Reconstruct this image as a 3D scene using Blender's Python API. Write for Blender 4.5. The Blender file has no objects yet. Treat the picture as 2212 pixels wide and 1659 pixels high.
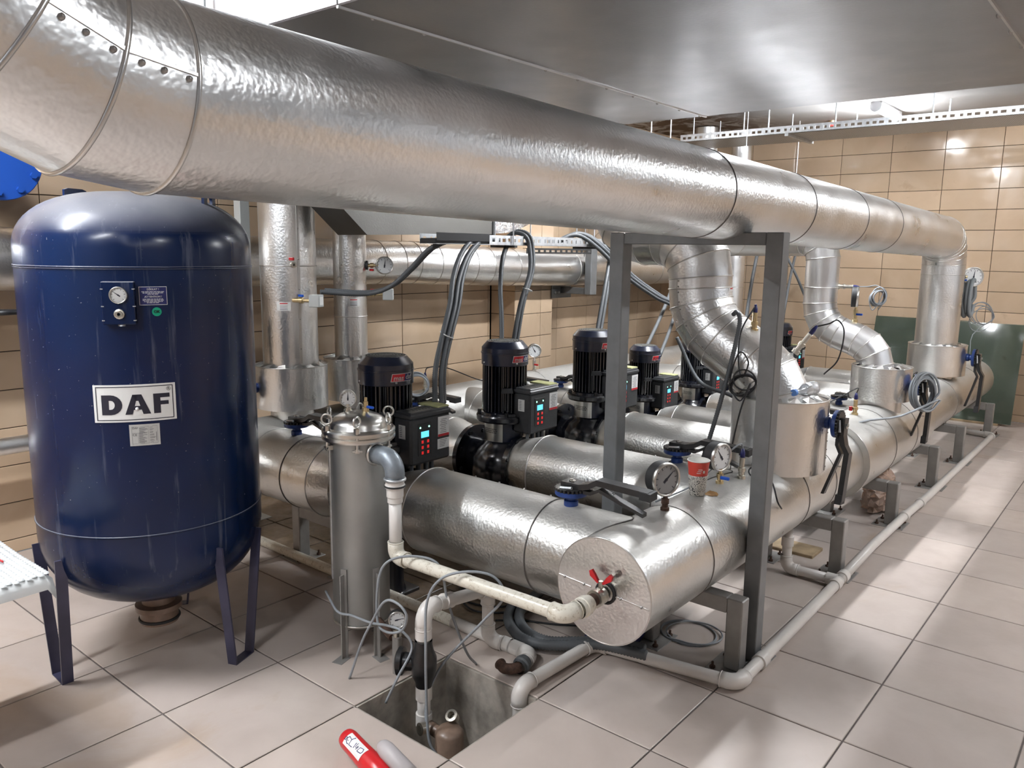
import bpy, bmesh, math, random
from mathutils import Vector as V, Matrix
random.seed(7)
sc = bpy.context.scene
col = sc.collection
PI = math.pi

# ------------------------------------------------------------------ camera
CAM = V((0.6583, -2.5071, 1.5597))
CR = V((0.770274, 0.637581, 0.012950)); CU = V((-0.116011, 0.120128, 0.985957)); CF = V((-0.627072, 0.760959, -0.166498))
FPX = 1719.8
cd = bpy.data.cameras.new('camera'); cam = bpy.data.objects.new('camera', cd); col.objects.link(cam)
cd.sensor_fit = 'HORIZONTAL'; cd.sensor_width = 36.0; cd.lens = 36.0 * FPX / 2212.0
cd.clip_start = 0.05
cam.matrix_world = Matrix(((CR.x, CU.x, -CF.x, CAM.x), (CR.y, CU.y, -CF.y, CAM.y), (CR.z, CU.z, -CF.z, CAM.z), (0, 0, 0, 1)))
sc.camera = cam

# ------------------------------------------------------------------ world, view
w = bpy.data.worlds.new('world'); sc.world = w; w.use_nodes = True
w.node_tree.nodes['Background'].inputs[0].default_value = (0.9, 0.95, 1, 1)
w.node_tree.nodes['Background'].inputs[1].default_value = 0.05
sc.view_settings.view_transform = 'Standard'; sc.view_settings.look = 'None'
sc.view_settings.gamma = 1.0; sc.view_settings.use_curve_mapping = False
sc.view_settings.exposure = 2.27
sc.cycles.max_bounces = 6; sc.cycles.diffuse_bounces = 3; sc.cycles.glossy_bounces = 4; sc.cycles.transmission_bounces = 5
sc.cycles.caustics_reflective = False; sc.cycles.caustics_refractive = False
LAMP = 40.0          # radiance of every fluorescent diffuser in the room
# ceiling battens (x, y, length, strength factor, label)
LAMPS = [(-1.41, 4.98, 0.62, 1.0, 'lit fluorescent batten on the far ceiling behind the perforated cable tray'),
         (-1.35, 2.35, 1.2, 1.8, 'fluorescent batten on the ceiling above the middle of the silver manifold'),
         (1.35, 4.3, 1.2, 1.2, 'fluorescent batten on the ceiling at the far end of the right aisle'),
         (1.35, 1.6, 1.2, 0.7, 'fluorescent batten on the ceiling half way along the right aisle'),
         (1.35, -1.0, 1.2, 0.8, 'fluorescent batten on the ceiling at the near end of the right aisle'),
         (-2.45, -2.35, 1.2, 1.5, 'fluorescent batten on the ceiling in front of the blue tank'),
         (-0.9, -3.3, 1.2, 0.7, 'fluorescent batten on the ceiling closest to the near wall'),
         (-3.05, 2.9, 1.2, 0.2, 'fluorescent batten on the ceiling along the left tiled wall')]

# ------------------------------------------------------------------ materials
MATS = {}
def nt(name):
    m = bpy.data.materials.new(name); m.use_nodes = True
    t = m.node_tree; b = t.nodes['Principled BSDF']
    MATS[name] = m
    return m, t, b
def node(t, typ, **kw):
    n = t.nodes.new(typ)
    for k, v in kw.items():
        if k in n.inputs: n.inputs[k].default_value = v
        else: setattr(n, k, v)
    return n
def c4(c): return (c[0], c[1], c[2], 1)
def objco(t, scale=(1, 1, 1), world=False):
    if world:
        g = node(t, 'ShaderNodeNewGeometry'); src = g.outputs['Position']
    else:
        g = node(t, 'ShaderNodeTexCoord'); src = g.outputs['Object']
    mp = node(t, 'ShaderNodeMapping'); mp.inputs['Scale'].default_value = scale
    t.links.new(src, mp.inputs['Vector'])
    return mp.outputs[0]
def ramp(t, src, stops):
    r = node(t, 'ShaderNodeValToRGB'); e = r.color_ramp.elements
    while len(e) < len(stops): e.new(0.5)
    for i, (p, c) in enumerate(stops):
        e[i].position = p; e[i].color = c4(c) if len(c) == 3 else c
    t.links.new(src, r.inputs[0]); return r.outputs[0]
def mixc(t, fac, a, b, blend='MIX'):
    m = node(t, 'ShaderNodeMix'); m.data_type = 'RGBA'; m.blend_type = blend
    for s, sock in ((fac, 0), (a, 6), (b, 7)):
        if isinstance(s, (int, float)): m.inputs[sock].default_value = s
        elif isinstance(s, tuple): m.inputs[sock].default_value = c4(s)
        else: t.links.new(s, m.inputs[sock])
    return m.outputs[2]
def noise(t, co, scale, detail=3, rough=0.55, dist=0.0):
    n = node(t, 'ShaderNodeTexNoise'); n.inputs['Scale'].default_value = scale; n.inputs['Detail'].default_value = detail
    n.inputs['Roughness'].default_value = rough; n.inputs['Distortion'].default_value = dist
    t.links.new(co, n.inputs['Vector']); return n.outputs['Fac']
def bump(t, b, h, strength, dist):
    n = node(t, 'ShaderNodeBump'); n.inputs['Strength'].default_value = strength; n.inputs['Distance'].default_value = dist
    t.links.new(h, n.inputs['Height']); t.links.new(n.outputs[0], b.inputs['Normal'])
def plain(name, c, rough=0.5, metal=0.0, var=0.0, vscale=20, bmp=0.0, coat=0.0, emit=None, es=0.0, alpha=1.0):
    m, t, b = nt(name)
    b.inputs['Base Color'].default_value = c4(c); b.inputs['Roughness'].default_value = rough; b.inputs['Metallic'].default_value = metal
    if coat: b.inputs['Coat Weight'].default_value = coat; b.inputs['Coat Roughness'].default_value = 0.12
    if emit:
        b.inputs['Emission Color'].default_value = c4(emit); b.inputs['Emission Strength'].default_value = es
    if var or bmp:
        co = objco(t); n = noise(t, co, vscale, 4)
        if var:
            lo = tuple(x * (1 - var) for x in c); hi = tuple(min(1, x * (1 + var)) for x in c)
            t.links.new(ramp(t, n, [(0.3, lo), (0.7, hi)]), b.inputs['Base Color'])
        if bmp: bump(t, b, n, bmp, 0.002)
    return m

def alu(name, base, rough, dust=0.0, dustc=(0.30, 0.27, 0.23), emb=0.35, scale=95.0):
    m, t, b = nt(name)
    co = objco(t, world=True)
    big = noise(t, co, 6, 2)
    bump(t, b, noise(t, co, scale * 1.15, 1.0, 0.4), emb, 0.0052)
    c1 = ramp(t, big, [(0.3, tuple(x * 0.92 for x in base)), (0.7, base)])
    b.inputs['Metallic'].default_value = 1.0
    r1 = ramp(t, big, [(0.3, (rough * 0.85,) * 3), (0.7, (rough * 1.2,) * 3)])
    t.links.new(r1, b.inputs['Roughness'])
    if dust:
        g = node(t, 'ShaderNodeNewGeometry'); sx = node(t, 'ShaderNodeSeparateXYZ'); t.links.new(g.outputs['Normal'], sx.inputs[0])
        up = node(t, 'ShaderNodeMapRange'); up.inputs[1].default_value = 0.45; up.inputs[2].default_value = 0.98
        up.inputs[3].default_value = 0.0; up.inputs[4].default_value = dust
        t.links.new(sx.outputs[2], up.inputs[0])
        sp = ramp(t, noise(t, co, 5, 4, 0.6), [(0.32, (0.55,) * 3), (0.62, (1, 1, 1))])
        mu = node(t, 'ShaderNodeMath', operation='MULTIPLY'); t.links.new(up.outputs[0], mu.inputs[0]); t.links.new(sp, mu.inputs[1])
        t.links.new(mixc(t, mu.outputs[0], c1, dustc), b.inputs['Base Color'])
        inv = node(t, 'ShaderNodeMath', operation='SUBTRACT'); inv.inputs[0].default_value = 1.0; t.links.new(mu.outputs[0], inv.inputs[1])
        t.links.new(inv.outputs[0], b.inputs['Metallic'])
        t.links.new(mixc(t, mu.outputs[0], r1, (0.6, 0.6, 0.6)), b.inputs['Roughness'])
    else:
        t.links.new(c1, b.inputs['Base Color'])
    return m

alu('jacket', (0.82, 0.82, 0.81), 0.32, emb=0.25, scale=78)
alu('jacket_dusty', (0.74, 0.735, 0.71), 0.32, dust=0.62, dustc=(0.36, 0.34, 0.30), emb=0.25, scale=78)
alu('jacket_smooth', (0.84, 0.84, 0.84), 0.36, emb=0.06, scale=78)
alu('duct_dark', (0.16, 0.155, 0.145), 0.45, emb=0.07, scale=90)
alu('duct_sheet', (0.35, 0.35, 0.36), 0.34, emb=0.07, scale=90)
alu('foil', (0.85, 0.85, 0.86), 0.22, emb=0.6, scale=60)
plain('band', (0.62, 0.61, 0.59), 0.3, 1.0)
plain('band_dark', (0.16, 0.15, 0.14), 0.5, 0.6)
plain('galv', (0.58, 0.60, 0.62), 0.4, 0.9, var=0.15, vscale=30)
plain('galv_dark', (0.05, 0.05, 0.05), 0.5, 0.7)
plain('steel', (0.62, 0.61, 0.58), 0.28, 1.0, var=0.08, vscale=14)
plain('strainer_steel', (0.40, 0.41, 0.40), 0.48, 0.9, var=0.08, vscale=8)
plain('iron_elbow', (0.24, 0.27, 0.30), 0.42, 0.4, var=0.15, vscale=30)
plain('screw', (0.35, 0.34, 0.33), 0.35, 1.0)
plain('brass', (0.60, 0.48, 0.28), 0.35, 1.0, var=0.15)
plain('nickel', (0.55, 0.53, 0.47), 0.3, 1.0)
plain('rust', (0.09, 0.05, 0.035), 0.8, 0.2, var=0.5, vscale=60)
plain('black_iron', (0.012, 0.012, 0.013), 0.38, 0.0, var=0.4, vscale=50, coat=0.2)
plain('pump_black', (0.008, 0.009, 0.014), 0.22, 0.0, var=0.3, vscale=20, coat=0.5)
plain('motor_navy', (0.010, 0.014, 0.032), 0.28, 0.0, var=0.3, vscale=15, coat=0.4)
plain('grille_dust', (0.10, 0.10, 0.09), 0.7, 0.0, var=0.3, vscale=80)
plain('vfd_black', (0.028, 0.030, 0.033), 0.45, var=0.15, vscale=60)
plain('rubber', (0.02, 0.02, 0.021), 0.6)
plain('conduit', (0.10, 0.108, 0.115), 0.5)
plain('conduit_light', (0.24, 0.26, 0.27), 0.5)
plain('cable_grey', (0.28, 0.30, 0.32), 0.45)
plain('cable_black', (0.012, 0.012, 0.014), 0.45)
plain('valve_blue', (0.015, 0.05, 0.22), 0.4, var=0.25, vscale=40)
plain('handle_red', (0.55, 0.015, 0.02), 0.35)
plain('handle_blue', (0.01, 0.10, 0.60), 0.35)
plain('flange_blue', (0.01, 0.065, 0.34), 0.35)
plain('white_plastic', (0.78, 0.78, 0.76), 0.35)
plain('box_grey', (0.52, 0.54, 0.53), 0.45)
plain('frame_paint', (0.20, 0.205, 0.21), 0.42, 0.3, var=0.12, vscale=12)
plain('stand_paint', (0.30, 0.29, 0.275), 0.42, 0.3, var=0.15, vscale=10)
plain('leg_paint', (0.055, 0.055, 0.10), 0.32, 0.1, var=0.2, vscale=10)
plain('sticker_white', (0.82, 0.82, 0.80), 0.4)
plain('sticker_silver', (0.55, 0.55, 0.53), 0.4)
plain('ink', (0.015, 0.015, 0.03), 0.5)
plain('ink_grey', (0.12, 0.12, 0.13), 0.5)
plain('print_red', (0.60, 0.02, 0.03), 0.4)
plain('print_navy', (0.015, 0.02, 0.12), 0.4)
plain('ok_green', (0.0, 0.36, 0.20), 0.4)
plain('dial', (0.80, 0.81, 0.80), 0.3)
plain('dial_shaded', (0.30, 0.305, 0.31), 0.3)  # shade on the large gauge's face, put into the dial colour
plain('screen', (0.05, 0.4, 0.7), 0.3, emit=(0.12, 0.58, 1.0), es=0.30)
plain('led_green', (0.2, 0.9, 0.6), 0.3, emit=(0.25, 1.0, 0.62), es=0.8)
plain('led_red', (0.9, 0.1, 0.1), 0.3, emit=(1.0, 0.05, 0.04), es=0.4)
plain('key_red', (0.5, 0.012, 0.012), 0.3, emit=(1.0, 0.03, 0.03), es=0.10)
plain('foam_yellow', (0.42, 0.42, 0.20), 0.8, var=0.2, vscale=30)
plain('stain', (0.38, 0.20, 0.06), 0.5, var=0.3, vscale=60)
plain('cup_red', (0.72, 0.08, 0.055), 0.45)
plain('cup_white', (0.80, 0.79, 0.74), 0.45)
plain('cap_blue', (0.16, 0.36, 0.85), 0.35)
plain('red_plastic', (0.62, 0.02, 0.025), 0.28)
plain('grey_knob', (0.45, 0.42, 0.42), 0.45)
plain('lamp_body', (0.45, 0.45, 0.46), 0.4)
plain('pit_concrete', (0.40, 0.36, 0.31), 0.85, var=0.35, vscale=14, bmp=0.7)
plain('grout_floor', (0.22, 0.185, 0.17), 0.9, var=0.15, vscale=30)
plain('grout_wall', (0.028, 0.022, 0.018), 0.9)
plain('pump_brown', (0.22, 0.15, 0.11), 0.35, var=0.2, vscale=20)
plain('bubble', (0.62, 0.64, 0.64), 0.3, coat=0.3)
plain('timber', (0.34, 0.25, 0.15), 0.8, var=0.3, vscale=12)

def m_lamp(name, k):
    m, t, b = nt(name)
    b.inputs['Base Color'].default_value = (0.9, 0.9, 0.9, 1)
    b.inputs['Emission Color'].default_value = (0.93, 0.96, 1.0, 1); b.inputs['Emission Strength'].default_value = LAMP * k
    return m
for k_ in sorted({q[3] for q in LAMPS}): m_lamp('lamp_%d' % round(k_ * 100), k_)

def m_floor():
    m, t, b = nt('floor_tile')
    co = objco(t, world=True)
    oi = node(t, 'ShaderNodeObjectInfo')
    n1 = noise(t, co, 3.2, 5, 0.6, 0.4)
    c = ramp(t, n1, [(0.25, (0.47, 0.40, 0.355)), (0.5, (0.53, 0.455, 0.41)), (0.75, (0.57, 0.495, 0.445))])
    rv = ramp(t, oi.outputs['Random'], [(0.0, (0.90, 0.90, 0.90)), (1.0, (1.06, 1.05, 1.03))])
    c = mixc(t, 1.0, c, rv, 'MULTIPLY')
    # ochre mud stains
    s = ramp(t, noise(t, co, 1.5, 6, 0.62, 0.8), [(0.58, (0, 0, 0)), (0.74, (0.5, 0.5, 0.5))])
    c = mixc(t, s, c, (0.40, 0.27, 0.155))
    # the uncleaned strip of floor under the pump row, behind the floor pipe
    g = node(t, 'ShaderNodeNewGeometry'); sx = node(t, 'ShaderNodeSeparateXYZ'); t.links.new(g.outputs['Position'], sx.inputs[0])
    wob = noise(t, co, 4, 4)
    def band(sock, a, bb):
        mr = node(t, 'ShaderNodeMapRange'); mr.inputs[1].default_value = a; mr.inputs[2].default_value = bb; t.links.new(sock, mr.inputs[0]); return mr.outputs[0]
    def mul(a, b2):
        mm = node(t, 'ShaderNodeMath', operation='MULTIPLY'); t.links.new(a, mm.inputs[0]); t.links.new(b2, mm.inputs[1]); return mm.outputs[0]
    dirt = mul(band(sx.outputs[1], -0.27, -0.23), band(sx.outputs[0], -1.15, -1.45))
    dn = ramp(t, noise(t, co, 9, 6, 0.65), [(0.3, (0.75,) * 3), (0.6, (1, 1, 1))])
    dirt = mul(dirt, dn)
    c = mixc(t, dirt, c, mixc(t, noise(t, co, 30, 6, 0.7), (0.04, 0.024, 0.012), (0.22, 0.145, 0.075)))
    t.links.new(c, b.inputs['Base Color'])
    t.links.new(ramp(t, noise(t, co, 12, 4), [(0.3, (0.32,) * 3), (0.7, (0.5,) * 3)]), b.inputs['Roughness'])
    bump(t, b, noise(t, co, 60, 4), 0.12, 0.002)
m_floor()
def m_wall():
    m, t, b = nt('wall_tile')
    co = objco(t, world=True)
    oi = node(t, 'ShaderNodeObjectInfo')
    c = ramp(t, noise(t, co, 2.5, 4, 0.55, 0.5), [(0.3, (0.55, 0.405, 0.275)), (0.7, (0.64, 0.485, 0.345))])
    rv = ramp(t, oi.outputs['Random'], [(0.0, (0.90, 0.90, 0.89)), (1.0, (1.06, 1.05, 1.04))])
    c = mixc(t, 1.0, c, rv, 'MULTIPLY')
    sm = ramp(t, noise(t, co, 5, 7, 0.65), [(0.62, (0, 0, 0)), (0.78, (0.45,) * 3)])
    c = mixc(t, sm, c, (0.33, 0.22, 0.13))
    t.links.new(c, b.inputs['Base Color'])
    t.links.new(ramp(t, noise(t, co, 7, 4), [(0.35, (0.07,) * 3), (0.7, (0.22,) * 3)]), b.inputs['Roughness'])
    bump(t, b, noise(t, co, 7, 2), 0.10, 0.004)
m_wall()
plain('wall_paint', (0.30, 0.31, 0.33), 0.6, var=0.04, vscale=3)
def m_ceil():
    m, t, b = nt('plaster')
    co = objco(t, world=True)
    c = ramp(t, noise(t, co, 1.6, 5), [(0.3, (0.50, 0.48, 0.46)), (0.7, (0.62, 0.60, 0.58))])
    dm = noise(t, co, 3.5, 7, 0.68, 0.6)
    g = node(t, 'ShaderNodeNewGeometry'); sx = node(t, 'ShaderNodeSeparateXYZ'); t.links.new(g.outputs['Position'], sx.inputs[0])
    mr = node(t, 'ShaderNodeMapRange'); mr.inputs[1].default_value = -2.3; mr.inputs[2].default_value = -2.9; t.links.new(sx.outputs[0], mr.inputs[0])
    mm = node(t, 'ShaderNodeMath', operation='MULTIPLY'); t.links.new(mr.outputs[0], mm.inputs[0])
    t.links.new(ramp(t, dm, [(0.44, (0, 0, 0)), (0.52, (1, 1, 1))]), mm.inputs[1])
    c = mixc(t, mm.outputs[0], c, (0.16, 0.10, 0.06))
    t.links.new(c, b.inputs['Base Color']); b.inputs['Roughness'].default_value = 0.85
    bump(t, b, dm, 0.3, 0.01)
m_ceil()
def m_tank():
    m, t, b = nt('tank_blue')
    co = objco(t)
    base = ramp(t, noise(t, co, 2.2, 4), [(0.3, (0.0008, 0.008, 0.040)), (0.7, (0.001, 0.014, 0.068))])
    # scratches and paint chips
    mp = node(t, 'ShaderNodeMapping'); mp.inputs['Scale'].default_value = (30, 30, 2.2); t.links.new(co, mp.inputs[0])
    sc1 = ramp(t, noise(t, mp.outputs[0], 1.0, 5, 0.6), [(0.60, (0, 0, 0)), (0.72, (0.34,) * 3)])
    chips = ramp(t, noise(t, co, 130, 1), [(0.755, (0, 0, 0)), (0.79, (0.55,) * 3)])
    dens = ramp(t, noise(t, co, 3, 2), [(0.45, (0, 0, 0)), (0.6, (1, 1, 1))])
    chips = mixc(t, 1.0, chips, dens, 'MULTIPLY')
    c = mixc(t, sc1, base, (0.16, 0.18, 0.24))
    c = mixc(t, chips, c, (0.55, 0.55, 0.55))
    g = node(t, 'ShaderNodeNewGeometry'); sx = node(t, 'ShaderNodeSeparateXYZ'); t.links.new(g.outputs['Normal'], sx.inputs[0])
    mr = node(t, 'ShaderNodeMapRange'); mr.inputs[1].default_value = 0.30; mr.inputs[2].default_value = 1.0; mr.inputs[4].default_value = 0.72; t.links.new(sx.outputs[2], mr.inputs[0])
    du = node(t, 'ShaderNodeMath', operation='MULTIPLY'); t.links.new(mr.outputs[0], du.inputs[0]); t.links.new(ramp(t, noise(t, co, 6, 5), [(0.25, (0.7,) * 3), (0.6, (1,) * 3)]), du.inputs[1])
    c = mixc(t, du.outputs[0], c, (0.30, 0.30, 0.31))
    t.links.new(c, b.inputs['Base Color'])
    t.links.new(mixc(t, du.outputs[0], (0.24, 0.24, 0.24), (0.7, 0.7, 0.7)), b.inputs['Roughness'])
    b.inputs['Specular IOR Level'].default_value = 0.35; b.inputs['Coat Weight'].default_value = 0.12; b.inputs['Coat Roughness'].default_value = 0.12
    bump(t, b, noise(t, co, 70, 2), 0.06, 0.002)
m_tank()
def m_pvc(name, dirt):
    m, t, b = nt(name)
    co = objco(t, world=True)
    base = (0.76, 0.73, 0.69)
    if dirt:
        d = ramp(t, noise(t, co, 60, 7, 0.78), [(0.53, (0, 0, 0)), (0.66, (dirt,) * 3)])
        c = mixc(t, d, (0.74, 0.70, 0.60), (0.30, 0.22, 0.12))
    else:
        c = ramp(t, noise(t, co, 10, 4), [(0.3, (0.70, 0.66, 0.62)), (0.7, base)])
    t.links.new(c, b.inputs['Base Color']); b.inputs['Roughness'].default_value = 0.32
m_pvc('pvc', 0); m_pvc('pvc_dirty', 0.8)
def m_glass():
    m, t, b = nt('green_glass')
    b.inputs['Base Color'].default_value = (0.15, 0.19, 0.145, 1); b.inputs['Roughness'].default_value = 0.06
    b.inputs['Transmission Weight'].default_value = 0.55; b.inputs['IOR'].default_value = 1.5
    m, t, b = nt('clear_plastic')
    b.inputs['Base Color'].default_value = (0.86, 0.91, 0.97, 1); b.inputs['Roughness'].default_value = 0.08; b.inputs['Coat Weight'].default_value = 0.8
    b.inputs['Transmission Weight'].default_value = 0.72; b.inputs['IOR'].default_value = 1.25
    m, t, b = nt('bag_film')
    b.inputs['Base Color'].default_value = (0.80, 0.58, 0.47, 1); b.inputs['Roughness'].default_value = 0.15
    b.inputs['Transmission Weight'].default_value = 0.6; b.inputs['IOR'].default_value = 1.2; b.inputs['Coat Weight'].default_value = 0.6
m_glass()
def m_perf():
    m, t, b = nt('perforated')
    co = objco(t, (38, 90, 38), world=True)
    br = node(t, 'ShaderNodeTexBrick'); br.inputs['Scale'].default_value = 1.0; br.inputs['Mortar Size'].default_value = 0.16; br.inputs['Mortar Smooth'].default_value = 0.2
    br.inputs['Color1'].default_value = (0.30, 0.30, 0.30, 1); br.inputs['Color2'].default_value = (0.36, 0.36, 0.36, 1); br.inputs['Mortar'].default_value = (0.88, 0.89, 0.90, 1)
    br.inputs['Brick Width'].default_value = 1.0; br.inputs['Row Height'].default_value = 1.4
    t.links.new(co, br.inputs['Vector']); t.links.new(br.outputs['Color'], b.inputs['Base Color'])
    b.inputs['Metallic'].default_value = 0.0; b.inputs['Roughness'].default_value = 0.4
m_perf()
def m_cup():
    m, t, b = nt('cup_pattern')
    co = objco(t)
    v = noise(t, co, 75, 2, 0.5, 2.5)
    c = ramp(t, v, [(0.40, (0.03, 0.03, 0.03)), (0.44, (0.80, 0.78, 0.72)), (0.60, (0.80, 0.78, 0.72)), (0.64, (0.05, 0.05, 0.05))])
    t.links.new(c, b.inputs['Base Color']); b.inputs['Roughness'].default_value = 0.5
m_cup()
def m_bubble():
    m, t, b = nt('bubble_wrap')
    co = objco(t, (1, 1, 1))
    v = node(t, 'ShaderNodeTexVoronoi'); v.inputs['Scale'].default_value = 75; v.inputs['Randomness'].default_value = 0.15; t.links.new(co, v.inputs['Vector'])
    b.inputs['Base Color'].default_value = (0.80, 0.83, 0.83, 1); b.inputs['Roughness'].default_value = 0.25
    inv = node(t, 'ShaderNodeMath', operation='MULTIPLY'); inv.inputs[1].default_value = -1.0; t.links.new(v.outputs['Distance'], inv.inputs[0])
    bump(t, b, inv.outputs[0], 0.8, 0.008)
m_bubble()

# ------------------------------------------------------------------ mesh builder
ORG = {}
def frame_from(axis):
    a = V(axis).normalized()
    u = V((0, 0, 1)).cross(a) if abs(a.z) < 0.9 else V((1, 0, 0)).cross(a)
    u.normalize(); v = a.cross(u)
    return u, v, a
class MB:
    def __init__(s, M=None): s.v = []; s.f = []; s.sm = []; s.M = M
    def _add(s, vs, fs, smooth=False):
        o = len(s.v)
        if s.M is not None: vs = [s.M @ V(x) for x in vs]
        s.v += [tuple(x) for x in vs]
        for f in fs: s.f.append(tuple(i + o for i in f)); s.sm.append(smooth)
        return s
    def box(s, x0, x1, y0, y1, z0, z1, b=0.0):
        if b <= 0:
            vs = [(x, y, z) for x in (x0, x1) for y in (y0, y1) for z in (z0, z1)]
            return s._add(vs, [(0, 1, 3, 2), (4, 6, 7, 5), (0, 4, 5, 1), (2, 3, 7, 6), (0, 2, 6, 4), (1, 5, 7, 3)])
        vs = []; ix = {}
        for i, x in enumerate((x0, x1)):
            for j, y in enumerate((y0, y1)):
                for k, z in enumerate((z0, z1)):
                    sx, sy, sz = (b if i == 0 else -b), (b if j == 0 else -b), (b if k == 0 else -b)
                    ix[i, j, k] = len(vs)
                    vs += [(x, y + sy, z + sz), (x + sx, y, z + sz), (x + sx, y + sy, z)]
        fs = []
        for i in (0, 1):
            q = [ix[i, 0, 0], ix[i, 1, 0], ix[i, 1, 1], ix[i, 0, 1]]; fs.append(tuple(q if i else q[::-1]))
            q = [ix[0, i, 0] + 1, ix[1, i, 0] + 1, ix[1, i, 1] + 1, ix[0, i, 1] + 1]; fs.append(tuple(q[::-1] if i else q))
            q = [ix[0, 0, i] + 2, ix[1, 0, i] + 2, ix[1, 1, i] + 2, ix[0, 1, i] + 2]; fs.append(tuple(q if i else q[::-1]))
        for j in (0, 1):
            for k in (0, 1):
                fs.append((ix[0, j, k] + 1, ix[1, j, k] + 1, ix[1, j, k] + 2, ix[0, j, k] + 2))
                fs.append((ix[j, 0, k], ix[j, 1, k], ix[j, 1, k] + 2, ix[j, 0, k] + 2))
                fs.append((ix[j, k, 0], ix[j, k, 1], ix[j, k, 1] + 1, ix[j, k, 0] + 1))
        for key in ix: fs.append((ix[key], ix[key] + 1, ix[key] + 2))
        return s._add(vs, fs)
    def cyl(s, p0, p1, r0, r1=None, n=20, caps=(True, True), smooth=True):
        r1 = r0 if r1 is None else r1
        p0 = V(p0); p1 = V(p1); u, v, a = frame_from(p1 - p0)
        A = [p0 + (u * math.cos(2 * PI * i / n) + v * math.sin(2 * PI * i / n)) * r0 for i in range(n)]
        B = [p1 + (u * math.cos(2 * PI * i / n) + v * math.sin(2 * PI * i / n)) * r1 for i in range(n)]
        s._add(A + B, [(i, (i + 1) % n, n + (i + 1) % n, n + i) for i in range(n)], smooth)
        if caps[0] and r0 > 0: s._add(A, [tuple(range(n))[::-1]])
        if caps[1] and r1 > 0: s._add(B, [tuple(range(n))])
        return s
    def lathe(s, prof, o=(0, 0, 0), axis=(0, 0, 1), n=32, smooth=True, a0=0.0, a1=2 * PI, sharp=False):
        o = V(o); u, v, a = frame_from(axis)
        if V(axis).normalized().z > 0.99: u, v = V((1, 0, 0)), V((0, 1, 0))
        full = abs(a1 - a0 - 2 * PI) < 1e-6; m = n if full else n + 1
        def ring(r, z): return [o + a * z + (u * math.cos(a0 + (a1 - a0) * i / n) + v * math.sin(a0 + (a1 - a0) * i / n)) * r for i in range(m)]
        if sharp:
            for (ra, za), (rb, zb) in zip(prof, prof[1:]):
                s._add(ring(ra, za) + ring(rb, zb), [(i, (i + 1) % m, m + (i + 1) % m, m + i) for i in range(n)], smooth)
        else:
            vs = []; fs = []
            for r, z in prof: vs += ring(max(r, 1e-5), z)
            for k in range(len(prof) - 1):
                fs += [(k * m + i, k * m + (i + 1) % m, (k + 1) * m + (i + 1) % m, (k + 1) * m + i) for i in range(n)]
            s._add(vs, fs, smooth)
        return s
    def tube(s, pts, r, n=8, closed=False, caps=True, smooth=True, rip=None):
        pts = [V(p) for p in pts]; k = len(pts)
        T = []
        for i in range(k):
            a = pts[i - 1] if (i > 0 or closed) else pts[i]; b = pts[(i + 1) % k] if (i < k - 1 or closed) else pts[i]
            d = b - a
            T.append(d.normalized() if d.length > 1e-9 else V((0, 0, 1)))
        u, v, _ = frame_from(T[0]); vs = []
        for i in range(k):
            t = T[i]; u = (u - t * u.dot(t)); u.normalize(); v = t.cross(u)
            rr = (r[i] if isinstance(r, (list, tuple)) else r)
            if rip: rr += rip * (1 if i % 2 else -1)
            vs += [pts[i] + (u * math.cos(2 * PI * j / n) + v * math.sin(2 * PI * j / n)) * rr for j in range(n)]
        fs = []
        for i in range(k if closed else k - 1):
            i2 = (i + 1) % k
            fs += [(i * n + j, i * n + (j + 1) % n, i2 * n + (j + 1) % n, i2 * n + j) for j in range(n)]
        if caps and not closed: fs += [tuple(range(n))[::-1], tuple((k - 1) * n + j for j in range(n))]
        return s._add(vs, fs, smooth)
    def torus(s, c, axis, R, r, n=32, m=8):
        u, v, a = frame_from(axis); c = V(c)
        return s.tube([c + (u * math.cos(2 * PI * i / n) + v * math.sin(2 * PI * i / n)) * R for i in range(n)], r, m, closed=True)
    def prism(s, poly, off, smooth=False):
        n = len(poly); A = [V(p) for p in poly]; B = [p + V(off) for p in A]
        s._add(A + B, [(i, (i + 1) % n, n + (i + 1) % n, n + i) for i in range(n)], smooth)
        s._add(A, [tuple(range(n))[::-1]]); s._add(B, [tuple(range(n))])
        return s
    def quad(s, a, b, c, d): return s._add([a, b, c, d], [(0, 1, 2, 3)])
    def build(s, name, mat, parent=None):
        me = bpy.data.meshes.new(name)
        if parent is not None: o0 = ORG[parent.name]
        else:
            xs = [p[0] for p in s.v]; ys = [p[1] for p in s.v]; zs = [p[2] for p in s.v]
            o0 = V(((min(xs) + max(xs)) / 2, (min(ys) + max(ys)) / 2, min(zs)))
        me.from_pydata([(p[0] - o0.x, p[1] - o0.y, p[2] - o0.z) for p in s.v], [], s.f)
        me.polygons.foreach_set('use_smooth', s.sm)
        bm = bmesh.new(); bm.from_mesh(me); bmesh.ops.recalc_face_normals(bm, faces=bm.faces); bm.to_mesh(me); bm.free()
        me.materials.append(MATS[mat]); me.update()
        ob = bpy.data.objects.new(name, me); col.objects.link(ob)
        if parent is not None: ob.parent = parent
        else: ob.location = o0
        ORG[ob.name] = o0
        return ob
def thing(name, label, cat, loc, group=None):
    o = bpy.data.objects.new(name, None); col.objects.link(o); o.location = loc; o.empty_display_size = 0.05
    ORG[o.name] = V(loc); o['label'] = label; o['category'] = cat
    if group: o['group'] = group
    return o
def tag(o, label, cat, group=None):
    o['label'] = label; o['category'] = cat
    if group: o['group'] = group
    return o
def struct(o): o['kind'] = 'structure'; return o
def copy_tree(o, parent=None):
    c = o.copy(); col.objects.link(c); c.parent = parent; ORG[c.name] = ORG[o.name]
    for ch in o.children: copy_tree(ch, c)
    return c
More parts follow.
